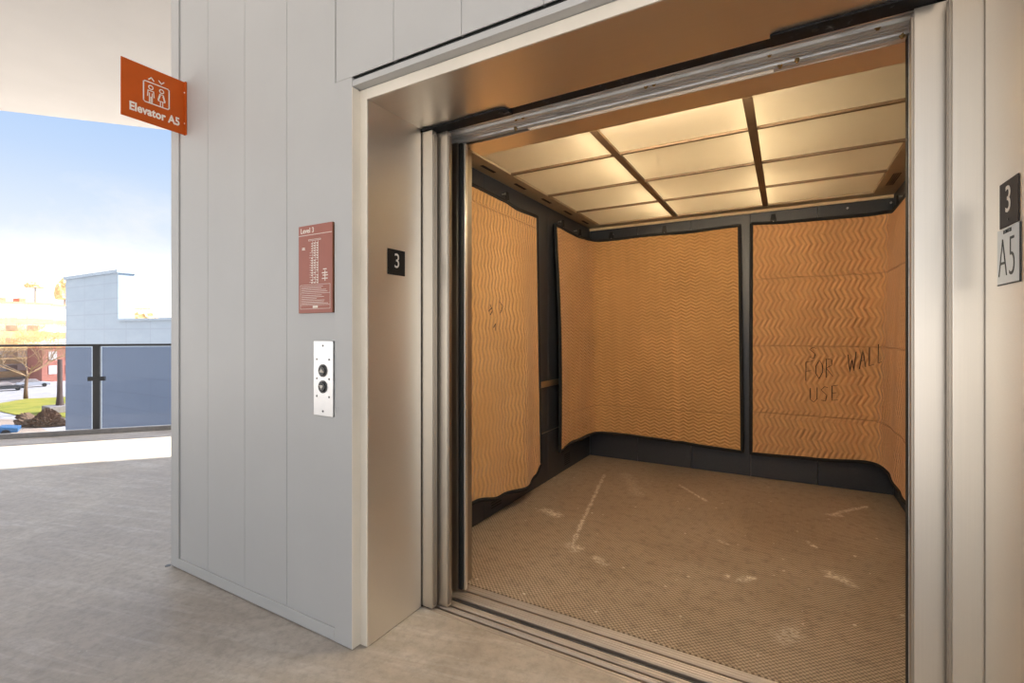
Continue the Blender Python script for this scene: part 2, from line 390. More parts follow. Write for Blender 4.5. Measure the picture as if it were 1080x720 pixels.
trim(6, 'paint', (-1.486, 0.487, YF - 0.002, YJ0 + 0.02, 2.222, 2.246), label='white drip flashing over the entrance head')
trim(7, 'paint', (0.486, 0.585, YF - 0.005, YF + 0.03, 0.004, 2.258), label='white flashing right of the entrance')
bm = bmesh.new(); box(bm, -2.86, -1.59, YF + 0.006, YF + 0.018, 0.0, 0.0058)  # black strip laid in as the shade of the gap under the boards
struct(obj('base_gap_shade_left', bm, 'gap'), 'dark gap under the wall boards')
# small fixing screws in the flashings
sc = []
for z in (0.09, 0.5, 0.95, 1.4, 1.85, 2.2): sc.append((-1.565, z))
for x in (-2.52, -2.208, -1.897, -1.6): sc.append((x, 0.036))
for x, z in sc:
    bm = bmesh.new(); disc(bm, (x, YF - 0.0045, z), (0, -1, 0), 0.0035, 0.0016, 10)
    o = obj('fixing_screw', bm, 'paint'); o['kind'] = 'structure'
bm = bmesh.new(); disc(bm, (-2.885, YF - 0.012, 0.0), (0, 0, 1), 0.014, 0.002, 16); o = obj('floor_drain', bm, 'screw')
tag(o, 'tiny dark round drain cap in the concrete at the wall corner', 'drain')

# ------------------------------------------------------------------ entrance frame
fr = thing('entrance_frame', 'brushed stainless steel frame lining the elevator entrance', 'door frame', ((XL + XR) / 2, YJ0, 0))
BX('jamb', 'ss', fr, XL - 0.022, XL, YJ0, YJ1, 0.002, ZH + 0.02, bevel=0.0015)
BX('jamb', 'ss', fr, XR, XR + 0.022, YJ0, YJ1, 0.002, ZH + 0.02, bevel=0.0015)
BX('head', 'ss_head', fr, XL, XR, YJ0, 1.717, ZH, ZH + 0.022, bevel=0.0015)
bm = bmesh.new(); box(bm, XL - 0.0375, XL - 0.0005, YJ0 - 0.004, YJ0 + 0.03, 0.003, ZH + 0.043); obj('face_trim', bm, 'cream', fr, 0.002)
bm = bmesh.new(); box(bm, XR + 0.0005, XR + 0.0375, YJ0 - 0.004, YJ0 + 0.03, 0.003, ZH + 0.043); obj('face_trim', bm, 'cream', fr, 0.002)
bm = bmesh.new(); box(bm, XL - 0.0005, XR + 0.0005, YJ0 - 0.004, YJ0 + 0.03, ZH + 0.0005, ZH + 0.043); obj('face_trim', bm, 'cream', fr, 0.002)

# ------------------------------------------------------------------ landing sill
def ridges(y0, y1, pitch, base, h):
    """profile of a ribbed extrusion"""
    pr = [(y0, base)]
    n = int(round((y1 - y0) / pitch)); p = (y1 - y0) / n
    for i in range(n):
        for k in range(1, 9): pr.append((y0 + (i + k / 8.2) * p, base + h * (0.5 - 0.5 * math.cos(2 * PI * k / 8)) ** 0.6))
    pr += [(y1, base), (y1, base - 0.05), (y0, base - 0.05)]
    return pr
sl = thing('landing_sill', 'ribbed aluminium door sill at the edge of the walkway', 'sill', ((XL + XR) / 2, 1.70, 0))
bm = bmesh.new(); extrude_x(bm, ridges(1.694, 1.728, 0.017, -0.007, 0.007), XL - 0.12, XR + 0.12); obj('tread', bm, 'alu', sl)
bm = bmesh.new(); extrude_x(bm, ridges(1.742, 1.766, 0.012, -0.007, 0.007), XL - 0.12, XR + 0.12); obj('tread', bm, 'alu', sl)
bm = bmesh.new(); extrude_x(bm, ridges(1.782, 1.815, 0.0165, -0.007, 0.007), XL - 0.12, XR + 0.12); obj('tread', bm, 'alu', sl)
bm = bmesh.new(); box(bm, XL - 0.12, XR + 0.12, 1.7285, 1.7415, -0.05, -0.020); box(bm, XL - 0.12, XR + 0.12, 1.7665, 1.7815, -0.05, -0.020); obj('guide_groove', bm, 'ss_dark', sl)
bm = bmesh.new()
pr = [(1.8155 + 0.020 * math.sin(a), -0.022 + 0.019 * math.cos(a)) for a in [i * PI / 10 for i in range(11)]]
extrude_x(bm, pr, XL - 0.12, XR + 0.12); o = obj('nosing', bm, 'nosing', sl, smooth=True); o['label'] = 'dark rounded sill edge'

# ------------------------------------------------------------------ landing doors (slid open, only the edges show)
def landing_door(label, x0, x1, y0, lead, zt=2.166):
    """two-speed sliding panel; lead=+1 leading edge at x1"""
    t = thing('landing_door_panel', label, 'door', ((x0 + x1) / 2, y0 + 0.016, 0.006), 'landing door panels')
    xe = x1 if lead > 0 else x0
    BX('panel', 'ss_door', t, x0, x1, y0, y0 + 0.031, 0.006, zt, bevel=0.002)
    s = 0.006 * lead
    BX('edge_strip', 'ss_dark', t, min(xe - s * 0.2, xe + s), max(xe - s * 0.2, xe + s), y0 + 0.006, y0 + 0.028, 0.02, zt - 0.02, bevel=0.001)
    # sliding gibs in the sill groove
    for k in (0.06, 0.3):
        xx = xe - lead * k
        BX('guide_shoe', 'rubber', t, xx - 0.03, xx + 0.03, y0 + 0.011, y0 + 0.021, -0.012, 0.0061)
    return t
YS, YFA = 1.6975, 1.739
landing_door('outer left landing door panel edge, next to the left steel jamb', -2.12, -1.386, YS, 1)
dl = landing_door('inner left landing door panel edge, just behind the outer left one', -2.05, -1.335, YFA, 1)
landing_door('outer right landing door panel edge, next to the right steel jamb', 0.384, 1.10, YS, -1)
dr = landing_door('inner right landing door panel edge, between dark seal and outer right panel', 0.312, 1.02, YFA, -1)

# ------------------------------------------------------------------ door tracks overhead
tr = thing('landing_door_track', 'greasy galvanised door track with black angle behind the steel entrance head', 'door track', (-0.5, 1.75, 2.17))
bm = bmesh.new(); box(bm, XL - 0.1, XR + 0.1, 1.7185, 1.726, 2.1765, 2.30); box(bm, XL - 0.1, XR + 0.1, 1.726, 1.768, 2.1765, 2.184); obj('black_angle', bm, 'black_steel', tr, 0.001)
def channel(bm, y0, y1, z, x0, x1, seq):
    """open channel seen from below: seq of (fraction, height)"""
    pr = [(y0 + f * (y1 - y0), z + h) for f, h in seq] + [(y1, z + 0.05), (y0, z + 0.05)]
    extrude_x(bm, pr, x0, x1)
SEQ = [(0, 0), (0.09, 0), (0.10, 0.030), (0.19, 0.030), (0.20, 0.0), (0.27, 0.0), (0.28, 0.022), (0.36, 0.022), (0.38, 0.006), (0.47, -0.003), (0.58, 0.004), (0.64, 0.014), (0.70, 0.004), (0.84, 0.0), (0.85, 0.016), (0.92, 0.016), (0.93, 0.0), (1.0, 0.0)]
bm = bmesh.new(); channel(bm, 1.769, 1.850, 2.176, XL - 0.02, XR - 0.01, SEQ); obj('rail', bm, 'galv', tr)
def bolt(x, y, z, parent, r=0.009):
    bm = bmesh.new(); tube(bm, [(x, y, z), (x, y, z - 0.008)], r, 6); tube(bm, [(x, y, z - 0.008), (x, y, z - 0.014)], r * 0.55, 10); obj('bolt', bm, 'brass', parent)
for x in (-1.02, -0.985, -0.46, -0.43, -0.05, 0.24): bolt(x, 1.812 + 0.012 * random.random(), 2.184, tr)
def hanger(x0, x1, parent, lead):
    bm = bmesh.new()
    pts = [(x0, 1.686), (x1 - 0.03, 1.686), (x1 - 0.008, 1.694), (x1, 1.710), (x1, 1.755), (x0, 1.755)] if lead > 0 else [(x0, 1.688), (x1, 1.688), (x1, 1.755), (x0, 1.755)]
    prism(bm, pts, 2.1685, 2.1755); o = obj('hanger_plate', bm, 'black_steel', parent, 0.001); o['label'] = 'greasy black hanger plate'
    xx = x1 - 0.03 if lead > 0 else x0 + 0.12
    bm = bmesh.new(); disc(bm, (xx, 1.7150, 2.1686), (0, 0, -1), 0.010, 0.004, 14); obj('grommet', bm, 'rubber', o)
hanger(XL + 0.002, -1.0, dl, 1); hanger(-0.045, 0.36, dr, -1)
ct = thing('car_door_track', 'grey galvanised track above the car door, between landing track and car lintel', 'door track', (-0.5, 1.9, 2.17))
bm = bmesh.new(); channel(bm, 1.858, 1.915, 2.174, XL - 0.02, 0.40, SEQ); obj('rail', bm, 'galv', ct)
bm = bmesh.new(); box(bm, -1.02, -0.04, 1.9155, 1.938, 2.178, 2.182); box(bm, -1.3, 0.37, 1.9385, 1.9425, 2.172, 2.22); obj('cover_strip', bm, 'ss_head', ct)
bm = bmesh.new(); box(bm, -0.04, 0.36, 1.9155, 1.9375, 2.1735, 2.181); o = obj('overlap_plate', bm, 'galv', ct)
for x, y in ((-1.06, 1.885), (-0.02, 1.895), (0.03, 1.885), (0.31, 1.89)): bolt(x, y, 2.176, ct, 0.008)

# ------------------------------------------------------------------ car doors
def car_door(label, x0, x1, lead):
    t = thing('car_door_panel', label, 'door', ((x0 + x1) / 2, 1.905, 0.006), 'car door panels')
    xe = x1 if lead > 0 else x0
    a, b = (x0, xe - 0.034) if lead > 0 else (xe + 0.0142, x1)
    BX('panel', 'ss_dark', t, a, b, 1.876, 1.922, 0.006, 2.168, bevel=0.002)
    if lead > 0:
        BX('rubber_edge', 'rubber', t, xe - 0.034, xe - 0.012, 1.884, 1.922, 0.012, 2.166, bevel=0.004)
        BX('edge_strip', 'ss', t, xe - 0.012, xe, 1.894, 1.918, 0.008, 2.167, bevel=0.004)
    else:
        BX('edge_strip', 'galv', t, xe + 0.003, xe + 0.014, 1.884, 1.918, 0.008, 2.167, bevel=0.002)
        BX('rubber_edge', 'rubber', t, xe, xe + 0.003, 1.89, 1.914, 0.012, 2.166)
    return t
car_door('dark edged left car door, slid open behind the left landing doors', -2.1, -1.345, 1)
car_door('thin dark edge of the right car door, slid open on the right', 0.322, 0.98, -1)

# ------------------------------------------------------------------ elevator car
car = thing('elevator_car', 'open elevator car with black wall panels and brown tread plate floor', 'elevator', ((CX0 + CX1) / 2, (CY0 + CY1) / 2, -0.02))
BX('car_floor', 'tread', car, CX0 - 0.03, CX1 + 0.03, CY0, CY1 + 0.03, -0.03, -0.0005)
bm = bmesh.new(); extrude_x(bm, ridges(1.848, 1.905, 0.0143, -0.007, 0.007), XL - 0.25, XR + 0.2); extrude_x(bm, ridges(1.922, 1.9695, 0.0158, -0.007, 0.007), XL - 0.25, XR + 0.2)
box(bm, XL - 0.25, XR + 0.2, 1.9, 1.925, -0.05, -0.02); o = obj('car_sill', bm, 'alu', car); o['label'] = 'ribbed aluminium sill'
def wall_panel(*b): return BX('wall_panel', 'wallpanel', car, *b, bevel=0.0015)
G = 0.0015
for i in range(5):
    w = (CX1 - CX0) / 5; a = CX0 + i * w
    wall_panel(a + G, a + w - G, CY1, CY1 + 0.03, 0.0, CZ)
ys = [1.97 + 0.055, 2.69, 3.68, CY1]
for a, b in zip(ys, ys[1:]):
    wall_panel(CX0 - 0.03, CX0, a + G, b - G, 0.0, CZ); wall_panel(CX1, CX1 + 0.03, a + G, b - G, 0.0, CZ)
bm = bmesh.new(); box(bm, CX0 - 0.034, CX0 - 0.0305, 2.0, CY1, 0, CZ); box(bm, CX1 + 0.0305, CX1 + 0.034, 2.0, CY1, 0, CZ); box(bm, CX0, CX1, CY1 + 0.0305, CY1 + 0.034, 0, CZ); obj('panel_backing', bm, 'alu', car)
BX('return_panel', 'ss_dark', car, CX0 - 0.03, -1.392, CY0, CY0 + 0.05, 0.0, CZ, bevel=0.002)
BX('return_panel', 'ss', car, 0.352, CX1 + 0.03, CY0, CY0 + 0.05, 0.0, CZ, bevel=0.002)
bm = bmesh.new(); box(bm, -1.388, 0.352, 1.9455, 2.098, 2.177, 2.187); box(bm, -1.388, 0.352, 2.088, 2.098, 2.187, CZ); box(bm, -1.388, 0.352, 1.9455, 1.955, 2.187, 2.40); o = obj('lintel', bm, 'ss_head', car, 0.001); o['label'] = 'brown-reflecting stainless lintel'
# ceiling
cxs = [-1.613, -0.884, -0.155, 0.573]; cys = [2.228, 2.811, 3.394, 3.977, 4.545]
bm = bmesh.new(); z0, z1 = CZ, CZ + 0.022
box(bm, CX0, cxs[0], 2.10, CY1, z0, z1); box(bm, cxs[3], CX1, 2.10, CY1, z0, z1); box(bm, cxs[0], cxs[3], cys[4], CY1, z0, z1); box(bm, cxs[0], cxs[3], 2.10, cys[0], z0, z1)
obj('ceiling_border', bm, 'ceil_frame', car, 0.002)
bm = bmesh.new()
for x in cxs[1:3]: box(bm, x - 0.021, x + 0.021, cys[0], cys[4], CZ - 0.004, CZ + 0.012)
for y in cys[1:4]:
    for a, b in zip(cxs, cxs[1:]): box(bm, a + (0.021 if a > cxs[0] else 0), b - (0.021 if b < cxs[3] else 0), y - 0.011, y + 0.011, CZ - 0.002, CZ + 0.012)
obj('ceiling_grid', bm, 'grid', car, 0.001)
for a, b in zip(cxs, cxs[1:]):
    for c, d in zip(cys, cys[1:]):
        BX('light_panel', 'diffuser', car, a + 0.002, b - 0.002, c + 0.002, d - 0.002, CZ + 0.013, CZ + 0.017)
bm = bmesh.new(); box(bm, CX0 + 0.001, CX1 - 0.001, CY1 - 0.014, CY1 - 0.0005, CZ - 0.024, CZ - 0.0005); obj('cove_trim', bm, 'cove', car, 0.001)
# light housing above
bm = bmesh.new(); zz = CZ + 0.022
box(bm, CX0 - 0.03, CX1 + 0.03, 2.09, CY1 + 0.03, zz + 0.20, zz + 0.22)
for a in ((CX0 - 0.03, CX0, 2.09, CY1 + 0.03), (CX1, CX1 + 0.03, 2.09, CY1 + 0.03), (CX0, CX1, 2.09, 2.10), (CX0, CX1, CY1, CY1 + 0.03)): box(bm, *a, zz, zz + 0.20)
obj('light_housing', bm, 'plenum', car)
for x in (-0.97, -0.15):
    for y in (2.45, 3.6):
        bm = bmesh.new(); tube(bm, [(x, y, CZ + 0.095), (x, y + 0.95, CZ + 0.095)], 0.016, 10); obj('light_tube', bm, 'tube', car, smooth=True)
# added fill lamp hidden behind the lintel, brightening the inside of the car
bm = bmesh.new(); tube(bm, [(-1.0, 2.15, 2.262), (-0.04, 2.15, 2.262)], 0.015, 12); obj('light_tube', bm, 'fill_tube', car, smooth=True)
bm = bmesh.new(); box(bm, -1.04, -1.0, 2.13, 2.17, 2.24, CZ); box(bm, -0.04, 0.0, 2.13, 2.17, 2.24, CZ); box(bm, -1.04, 0.0, 2.12, 2.18, CZ - 0.02, CZ); obj('fill_lamp_holder', bm, 'ceil_frame', car)  # holder made up to carry the added fill lamp
# vent slots in the ceiling border
def slots(name, lst, mat='gap'):
    bm = bmesh.new()
    for b in lst: box(bm, *b)
    obj(name, bm, mat, car)
for y in (2.55, 2.98, 3.42, 3.86, 4.28): slots('vent_slot', [(-1.695, -1.672, y, y + 0.16, CZ - 0.0015, CZ + 0.001)])
slots('vent_slot', [(0.62 + 0.012 * i, 0.626 + 0.012 * i, 4.05, 4.35, CZ - 0.0015, CZ + 0.001) for i in range(4)])
# low vents in the left wall
for y in (2.78, 4.02): slots('wall_vent', [(CX0 - 0.002, CX0 + 0.0015, y, y + 0.13, 0.045 + 0.018 * i, 0.053 + 0.018 * i) for i in range(6)])
# rails on the left wall
bm = bmesh.new(); box(bm, CX0 + 0.011, CX0 + 0.019, 2.25, 4.4, 0.80, 0.85)
for y in (2.5, 3.55, 4.2): box(bm, CX0 - 0.001, CX0 + 0.011, y, y + 0.03, 0.81, 0.84)
o = obj('handrail', bm, 'ss_dark', car, 0.002); o['label'] = 'flat steel handrail'
bm = bmesh.new(); box(bm, CX0 - 0.0005, CX0 + 0.004, 2.1, CY1 - 0.02, 0.415, 0.422); obj('bumper_strip', bm, 'ss_dark', car)
def stud(p, n):
    bm = bmesh.new(); disc(bm, p, n, 0.004, 0.024, 10); q = Vector(p) + Vector(n) * 0.024; disc(bm, q, n, 0.008, 0.006, 14, 0.005); obj('hanging_stud', bm, 'screw_bright', car, smooth=False)

# ------------------------------------------------------------------ moving blankets
def lerp_path(pts, s):
    """point and normal on a plan polyline at fraction s of its length"""
    L = [0]
    for a, b in zip(pts, pts[1:]): L.append(L[-1] + (Vector(b) - Vector(a)).length)
    d = s * L[-1]
    for i in range(len(pts) - 1):
        if d <= L[i + 1] + 1e-9:
            t = (d - L[i]) / (L[i + 1] - L[i]); a, b = Vector(pts[i]), Vector(pts[i + 1])
            return a.lerp(b, t), (b - a).normalized()
def smooth_path(pts, n=90, it=6):
    out = [lerp_path(pts, i / n)[0] for i in range(n + 1)]
    for _ in range(it): out = [out[0]] + [(out[i - 1] + out[i] * 2 + out[i + 1]) / 4 for i in range(1, n)] + [out[-1]]
    return [tuple(p) for p in out]
def interp(tab, x):
    for (a, va), (b, vb) in zip(tab, tab[1:]):
        if x <= b:
            t = max(0, min(1, (x - a) / (b - a))); t = t * t * (3 - 2 * t); return va + (vb - va) * t
    return tab[-1][1]
def blanket(label, top_path, bot_path, ztop, zbot, relief, mat, tabs, nu=110, nv=90, mirror=1):
    """cloth between two plan paths (top, bottom); inner side is to the right of travel * mirror"""
    tp, bp = smooth_path(top_path), smooth_path(bot_path)
    L = sum((Vector(b) - Vector(a)).length for a, b in zip(tp, tp[1:]))
    P = []
    for i in range(nu + 1):
        s = i / nu; a, da = lerp_path(tp, s); b, db = lerp_path(bp, s)
        zt, zb = interp(ztop, s), interp(zbot, s); col = []
        for j in range(nv + 1):
            r = j / nv; p = a.lerp(b, r); d = da.lerp(db, r).normalized(); nrm = Vector((d.y, -d.x)) * mirror
            p = p + nrm * relief(s, r)
            col.append(Vector((p.x, p.y, zt + (zb - zt) * r)))
        P.append(col)
    base = lerp_path(bp, 0.5)[0]
    root = thing('moving_blanket', label, 'blanket', (base.x, base.y, min(z for _, z in zbot)), 'moving blankets hung in the elevator car')
    bm = bmesh.new(); uvl = bm.loops.layers.uv.new('UVMap')
    V = [[bm.verts.new(p) for p in col] for col in P]
    for i in range(nu):
        for j in range(nv):
            f = bm.faces.new((V[i][j], V[i + 1][j], V[i + 1][j + 1], V[i][j + 1]))
            for lp, (ii, jj) in zip(f.loops, ((i, j), (i + 1, j), (i + 1, j + 1), (i, j + 1))):
                lp[uvl].uv = (ii / nu * L, P[ii][jj].z)
    me = bpy.data.meshes.new('quilted_cloth'); bm.to_mesh(me); bm.free()
    o = link_mesh('quilted_cloth', me, mat, root, smooth=True)
    sd = o.modifiers.new('thickness', 'SOLIDIFY'); sd.thickness = 0.010; sd.offset = 0.0
    loop = [P[i][0] for i in range(nu + 1)] + [P[nu][j] for j in range(1, nv + 1)] + [P[i][nv] for i in range(nu - 1, -1, -1)] + [P[0][j] for j in range(nv - 1, 0, -1)]
    bm = bmesh.new(); tube(bm, loop + [loop[0]], 0.015, 8); b = obj('binding', bm, 'binding', root, smooth=True); b['label'] = 'black binding tape'
    for s in tabs:
        p, d = lerp_path(tp, s); nrm = Vector((d.y, -d.x)) * mirror; zt = interp(ztop, s)
        bm = bmesh.new(); q = p + nrm * relief(s, 0)
        w0, w1 = 0.030, 0.014
        for k in (-1, 1): pass
        pts = [(-w0, -0.012), (w0, -0.012), (w1, 0.075), (-w1, 0.075)]
        lo = [bm.verts.new((q.x + d.x * x, q.y + d.y * x, zt + z)) for x, z in pts]
        hi = [bm.verts.new((q.x + d.x * x + nrm.x * 0.005, q.y + d.y * x + nrm.y * 0.005, zt + z)) for x, z in pts]
        bm.faces.new(lo); bm.faces.new(hi[::-1])
        for i in range(4): bm.faces.new((lo[i], lo[(i + 1) % 4], hi[(i + 1) % 4], hi[i]))
        t = obj('hanging_tab', bm, 'binding', root)
        bm = bmesh.new(); c = Vector((q.x + nrm.x * 0.005, q.y + nrm.y * 0.005, zt + 0.005)); disc(bm, c, (nrm.x, nrm.y, 0), 0.009, 0.003, 14); obj('grommet', bm, 'callplate', t)
        # stud on the car wall that the tab hangs from
        wn = Vector((0, -1, 0)) if p.y > 4.5 and -1.66 < p.x < 0.62 else (Vector((1, 0, 0)) if p.x < -1 else Vector((-1, 0, 0)))
        wp = Vector((p.x, CY1, zt + 0.065)) if wn.y else Vector((CX0 if wn.x > 0 else CX1, p.y, zt + 0.065))
        stud(wp, wn)
    return root, P
W = lambda s, c, w: math.exp(-((s - c) / w) ** 2)
m1 = blanket_mat('quilt_tan_tall_zigzag', 'u', 0.040, 0.135, 0.020, 3.0, 2.075, 0.9)
m2 = blanket_mat('quilt_tan_wide_zigzag', 'v', 0.030, 0.090, 0.022, 3.0, 0.53, 0.9)
m3 = blanket_mat('quilt_tan_coarse_zigzag', 'u', 0.039, 0.152, 0.036, 0.57, 0.57, 1.0, (0.68, 0.375, 0.175))
# left wall: travels front to back (+Y); inner side (+X) is to the right of travel
bl1, P1 = blanket('tan quilted moving blanket on the left car wall nearest the door',
        [(-1.715, 2.05), (-1.715, 2.7), (-1.715, 3.385)], [(-1.705, 2.05), (-1.69, 2.9), (-1.715, 3.45)],
        [(0, 2.205), (0.35, 2.178), (0.62, 2.172), (0.76, 2.155), (1, 2.165)], [(0, 0.20), (0.32, 0.195), (0.5, 0.15), (0.8, 0.115), (0.92, 0.135), (1, 0.19)],
        lambda s, r: 0.045 * W(s, 0.76 - 0.02 * r, 0.12) * min(1, r * 2.5) + 0.018 * W(s, 0.45, 0.15) * r - 0.003 * W(s, 1, 0.05) * r + 0.004 * math.sin(s * 23 + r * 4) * r, m1, (0.15, 0.655), nu=90)
bl2, P2 = blanket('tan quilted moving blanket wrapped round the far left car corner',
        [(-1.715, 3.735), (-1.705, 4.2), (-1.665, 4.56), (-1.45, 4.625), (-0.9, 4.635), (-0.36, 4.635)],
        [(-1.705, 3.80), (-1.69, 4.2), (-1.63, 4.53), (-1.45, 4.60), (-0.9, 4.61), (-0.335, 4.615)],
        [(0, 2.172), (0.2, 2.15), (0.37, 2.165), (0.6, 2.182), (0.8, 2.176), (1, 2.19)], [(0, 0.225), (0.13, 0.262), (0.35, 0.268), (0.6, 0.255), (1, 0.218)],
        lambda s, r: (0.032 * max(0, min((s - 0.52) / 0.20, 1 - (s - 0.72) / 0.03)) + 0.012 * W(s, 0.47, 0.02) + 0.006 * math.sin(s * 30 + 2 * r)) * min(1, 0.3 + r * 2) + 0.012 * W(s, 0.17, 0.07) + 0.02 * W(s, 0.0, 0.06) * math.sin(r * PI), m2, (0.07, 0.24, 0.46, 0.70), nu=150)
bl3, P3 = blanket('coarse quilted tan moving blanket on the back wall with scrawled marker words',
        [(-0.265, 4.63), (0.1, 4.635), (0.6, 4.63), (0.675, 4.56), (0.678, 4.2), (0.675, 3.3)],
        [(-0.268, 4.61), (0.1, 4.61), (0.575, 4.605), (0.635, 4.52), (0.645, 4.1), (0.64, 3.3)],
        [(0, 2.192), (0.12, 2.178), (0.4, 2.17), (0.5, 2.14), (0.75, 2.15), (1, 2.165)], [(0, 0.212), (0.2, 0.225), (0.38, 0.245), (0.5, 0.235), (0.66, 0.205), (1, 0.2)],
        lambda s, r: 0.005 * math.sin(s * 40 + 3 * r) * min(1, r * 3) + 0.008 * W(s, 0.2, 0.05) * r, m3, (0.075, 0.56), nu=170)
# marker writing
def marks(P, root, strokes_uv, name='marker_stroke', rad=0.0039):
    nu, nv = len(P) - 1, len(P[0]) - 1
    for ln in strokes_uv:
        bm = bmesh.new(); pts = []
        for (s0, r0), (s1, r1) in zip(ln, ln[1:]):
            for k in range(4): pts.append((s0 + (s1 - s0) * k / 4, r0 + (r1 - r0) * k / 4))
        pts.append(ln[-1]); q = []
        for s, r in pts:
            i = min(nu - 1, int(s * nu)); j = min(nv - 1, int(r * nv)); fu, fv = s * nu - i, r * nv - j
            p = P[i][j].lerp(P[i + 1][j], fu).lerp(P[i][j + 1].lerp(P[i + 1][j + 1], fu), fv)
            e1 = P[i + 1][j] - P[i][j]; e2 = P[i][j + 1] - P[i][j]; nn = e1.cross(e2).normalized()
            c = Vector((-0.5, 3.2, p.z)) - p
            if nn.dot(c) < 0: nn = -nn
            q.append(p + nn * 0.006)
        tube(bm, q, rad, 5, flat=0.5)
        obj(name, bm, 'marker', root)
GL = {'F': [[(0, 0), (0, 1)], [(0, 1), (.6, 1)], [(0, .5), (.5, .5)]], 'O': [[(.3, 0), (0, .3), (0, .7), (.3, 1), (.6, .7), (.6, .3), (.3, 0)]], 'R': [[(0, 0), (0, 1), (.5, .9), (.5, .6), (0, .5), (.6, 0)]],
      'W': [[(0, 1), (.2, 0), (.4, .7), (.6, 0), (.8, 1)]], 'A': [[(0, 0), (.3, 1), (.6, 0)], [(.1, .4), (.5, .4)]], 'L': [[(0, 1), (0, 0), (.5, 0)]], 'U': [[(0, 1), (0, .2), (.3, 0), (.6, .2), (.6, 1)]],
      'S': [[(.6, .9), (.3, 1), (0, .8), (.5, .4), (.4, 0), (0, .1)]], 'E': [[(.5, 0), (0, 0), (0, 1), (.5, 1)], [(0, .5), (.4, .5)]]}
def write(word, s0, r0, ds, dr, slope):
    out = []; x = 0
    for ch in word:
        if ch == ' ': x += 0.7; continue
        for ln in GL[ch]: out.append([(s0 + (x + px) * ds, r0 - py * dr + slope * (x + px)) for px, py in ln])
        x += 0.95 + (0.2 if ch == 'W' else 0)
    return out
marks(P3, bl3, write('FOR', 0.185, 0.675, 0.034, 0.078, -0.008) + write('WALL', 0.315, 0.64, 0.030, 0.075, -0.014) + write('USE', 0.20, 0.765, 0.036, 0.06, -0.006) + write('S', 0.197, 0.58, 0.034, 0.045, 0))
marks(P1, bl1, [[(0.455, 0.365), (0.475, 0.385), (0.455, 0.40)], [(0.54, 0.35), (0.57, 0.365), (0.545, 0.39)], [(0.48, 0.44), (0.50, 0.425), (0.495, 0.45)], [(0.44, 0.39), (0.47, 0.375)]], 'marker_stroke', 0.004)
# bare studs
stud((0.42, CY1, 2.245), (0, -1, 0)); stud((0.695 - 0.0, 4.665, 2.25), (0, -1, 0))

# ------------------------------------------------------------------ signs and call station
sg = thing('hanging_sign', 'rust orange blade sign reading Elevator A5 fixed to the wall end', 'sign', (-2.728, YF, 2.285))
bm = bmesh.new(); box(bm, -2.733, -2.727, 1.048, YF - 0.008, 2.283, 2.558); obj('sign_panel', bm, 'sign_rust', sg, 0.001)
bm = bmesh.new(); box(bm, -2.737, -2.715, YF - 0.009, YF - 0.0005, 2.283, 2.558); fl = obj('wall_flange', bm, 'sign_rust', sg, 0.001)
for z in (2.34, 2.50):
    bm = bmesh.new(); disc(bm, (-2.721, YF - 0.009, z), (0, -1, 0), 0.004, 0.002, 10); obj('screw', bm, 'letter', fl)
SX = -2.7268
text('lettering', 'Elevator A5', 0.056, 'letter', sg, R_LEFT, (SX, 1.190, 2.338), depth=0.0008, offset=0.0018, sx=0.80, spacing=1.03)
bm = bmesh.new(); c0 = (SX, 1.195, 2.435); hw, hh, r_ = 0.056, 0.051, 0.006
strokes(bm, R_LEFT, c0, [[(-hw + r_, -hh), (hw - r_, -hh), (hw, -hh + r_), (hw, hh - r_), (hw - r_, hh), (-hw + r_, hh), (-hw, hh - r_), (-hw, -hh + r_), (-hw + r_, -hh)]], 0.005)
strokes(bm, R_LEFT, c0, [[(-0.034, 0.064), (-0.023, 0.076), (-0.012, 0.064)], [(0.010, 0.076), (0.021, 0.064), (0.032, 0.076)]], 0.005)
def ring(cx, cy, r, k=14): return [(cx + r * math.cos(2 * PI * i / k), cy + r * math.sin(2 * PI * i / k)) for i in range(k + 1)]
for cx in (-0.025, 0.022): annulus(bm, R_LEFT, c0, cx, 0.027, 0.0115, 0.0072)
strokes(bm, R_LEFT, c0, [[(-0.039, -0.018), (-0.037, 0.010), (-0.013, 0.010), (-0.011, -0.018)], [(-0.031, -0.002), (-0.031, -0.048)], [(-0.019, -0.002), (-0.019, -0.048)], [(-0.025, -0.02), (-0.025, -0.048)],
                         [(0.006, -0.020), (0.014, 0.010), (0.030, 0.010), (0.038, -0.020)], [(0.016, 0.004), (0.008, -0.024), (0.036, -0.024), (0.028, 0.004)], [(0.017, -0.026), (0.017, -0.048)], [(0.027, -0.026), (0.027, -0.048)]], 0.0038)
obj('pictogram', bm, 'letter', sg)

pq = thing('directory_plaque', 'dusty red floor directory plaque headed Level 3 on the white wall', 'sign', (-1.695, YF - 0.004, 1.333))
BX('plaque_panel', 'plaque', pq, -1.802, -1.592, YF - 0.010, YF, 1.333, 1.70, bevel=0.001)
BX('edge_band', 'plaque_edge', pq, -1.592, -1.590, YF - 0.0098, YF - 0.001, 1.334, 1.699)
PY = YF - 0.0102
text('lettering', 'Level 3', 0.030, 'letter', pq, R_FACADE, (-1.789, PY, 1.678), depth=0.0004, offset=0.0004, align='LEFT')
bm = bmesh.new(); o0 = (-1.697, PY, 1.5165)
strokes(bm, R_FACADE, o0, [[(-0.103, 0.143), (0.103, 0.143)]], 0.002, 0.0005)
obj('rule', bm, 'letter', pq)
bm = bmesh.new(); rr = random.Random(7)
strokes(bm, R_FACADE, o0, [[(-0.04, 0.123), (0.035, 0.123), (0.035, 0.118), (-0.04, 0.118), (-0.04, 0.123)], [(-0.014, 0.115), (-0.014, -0.06)], [(0.020, 0.115), (0.020, -0.06)], [(0.003, 0.115), (0.003, -0.06)]], 0.0014, 0.0005)
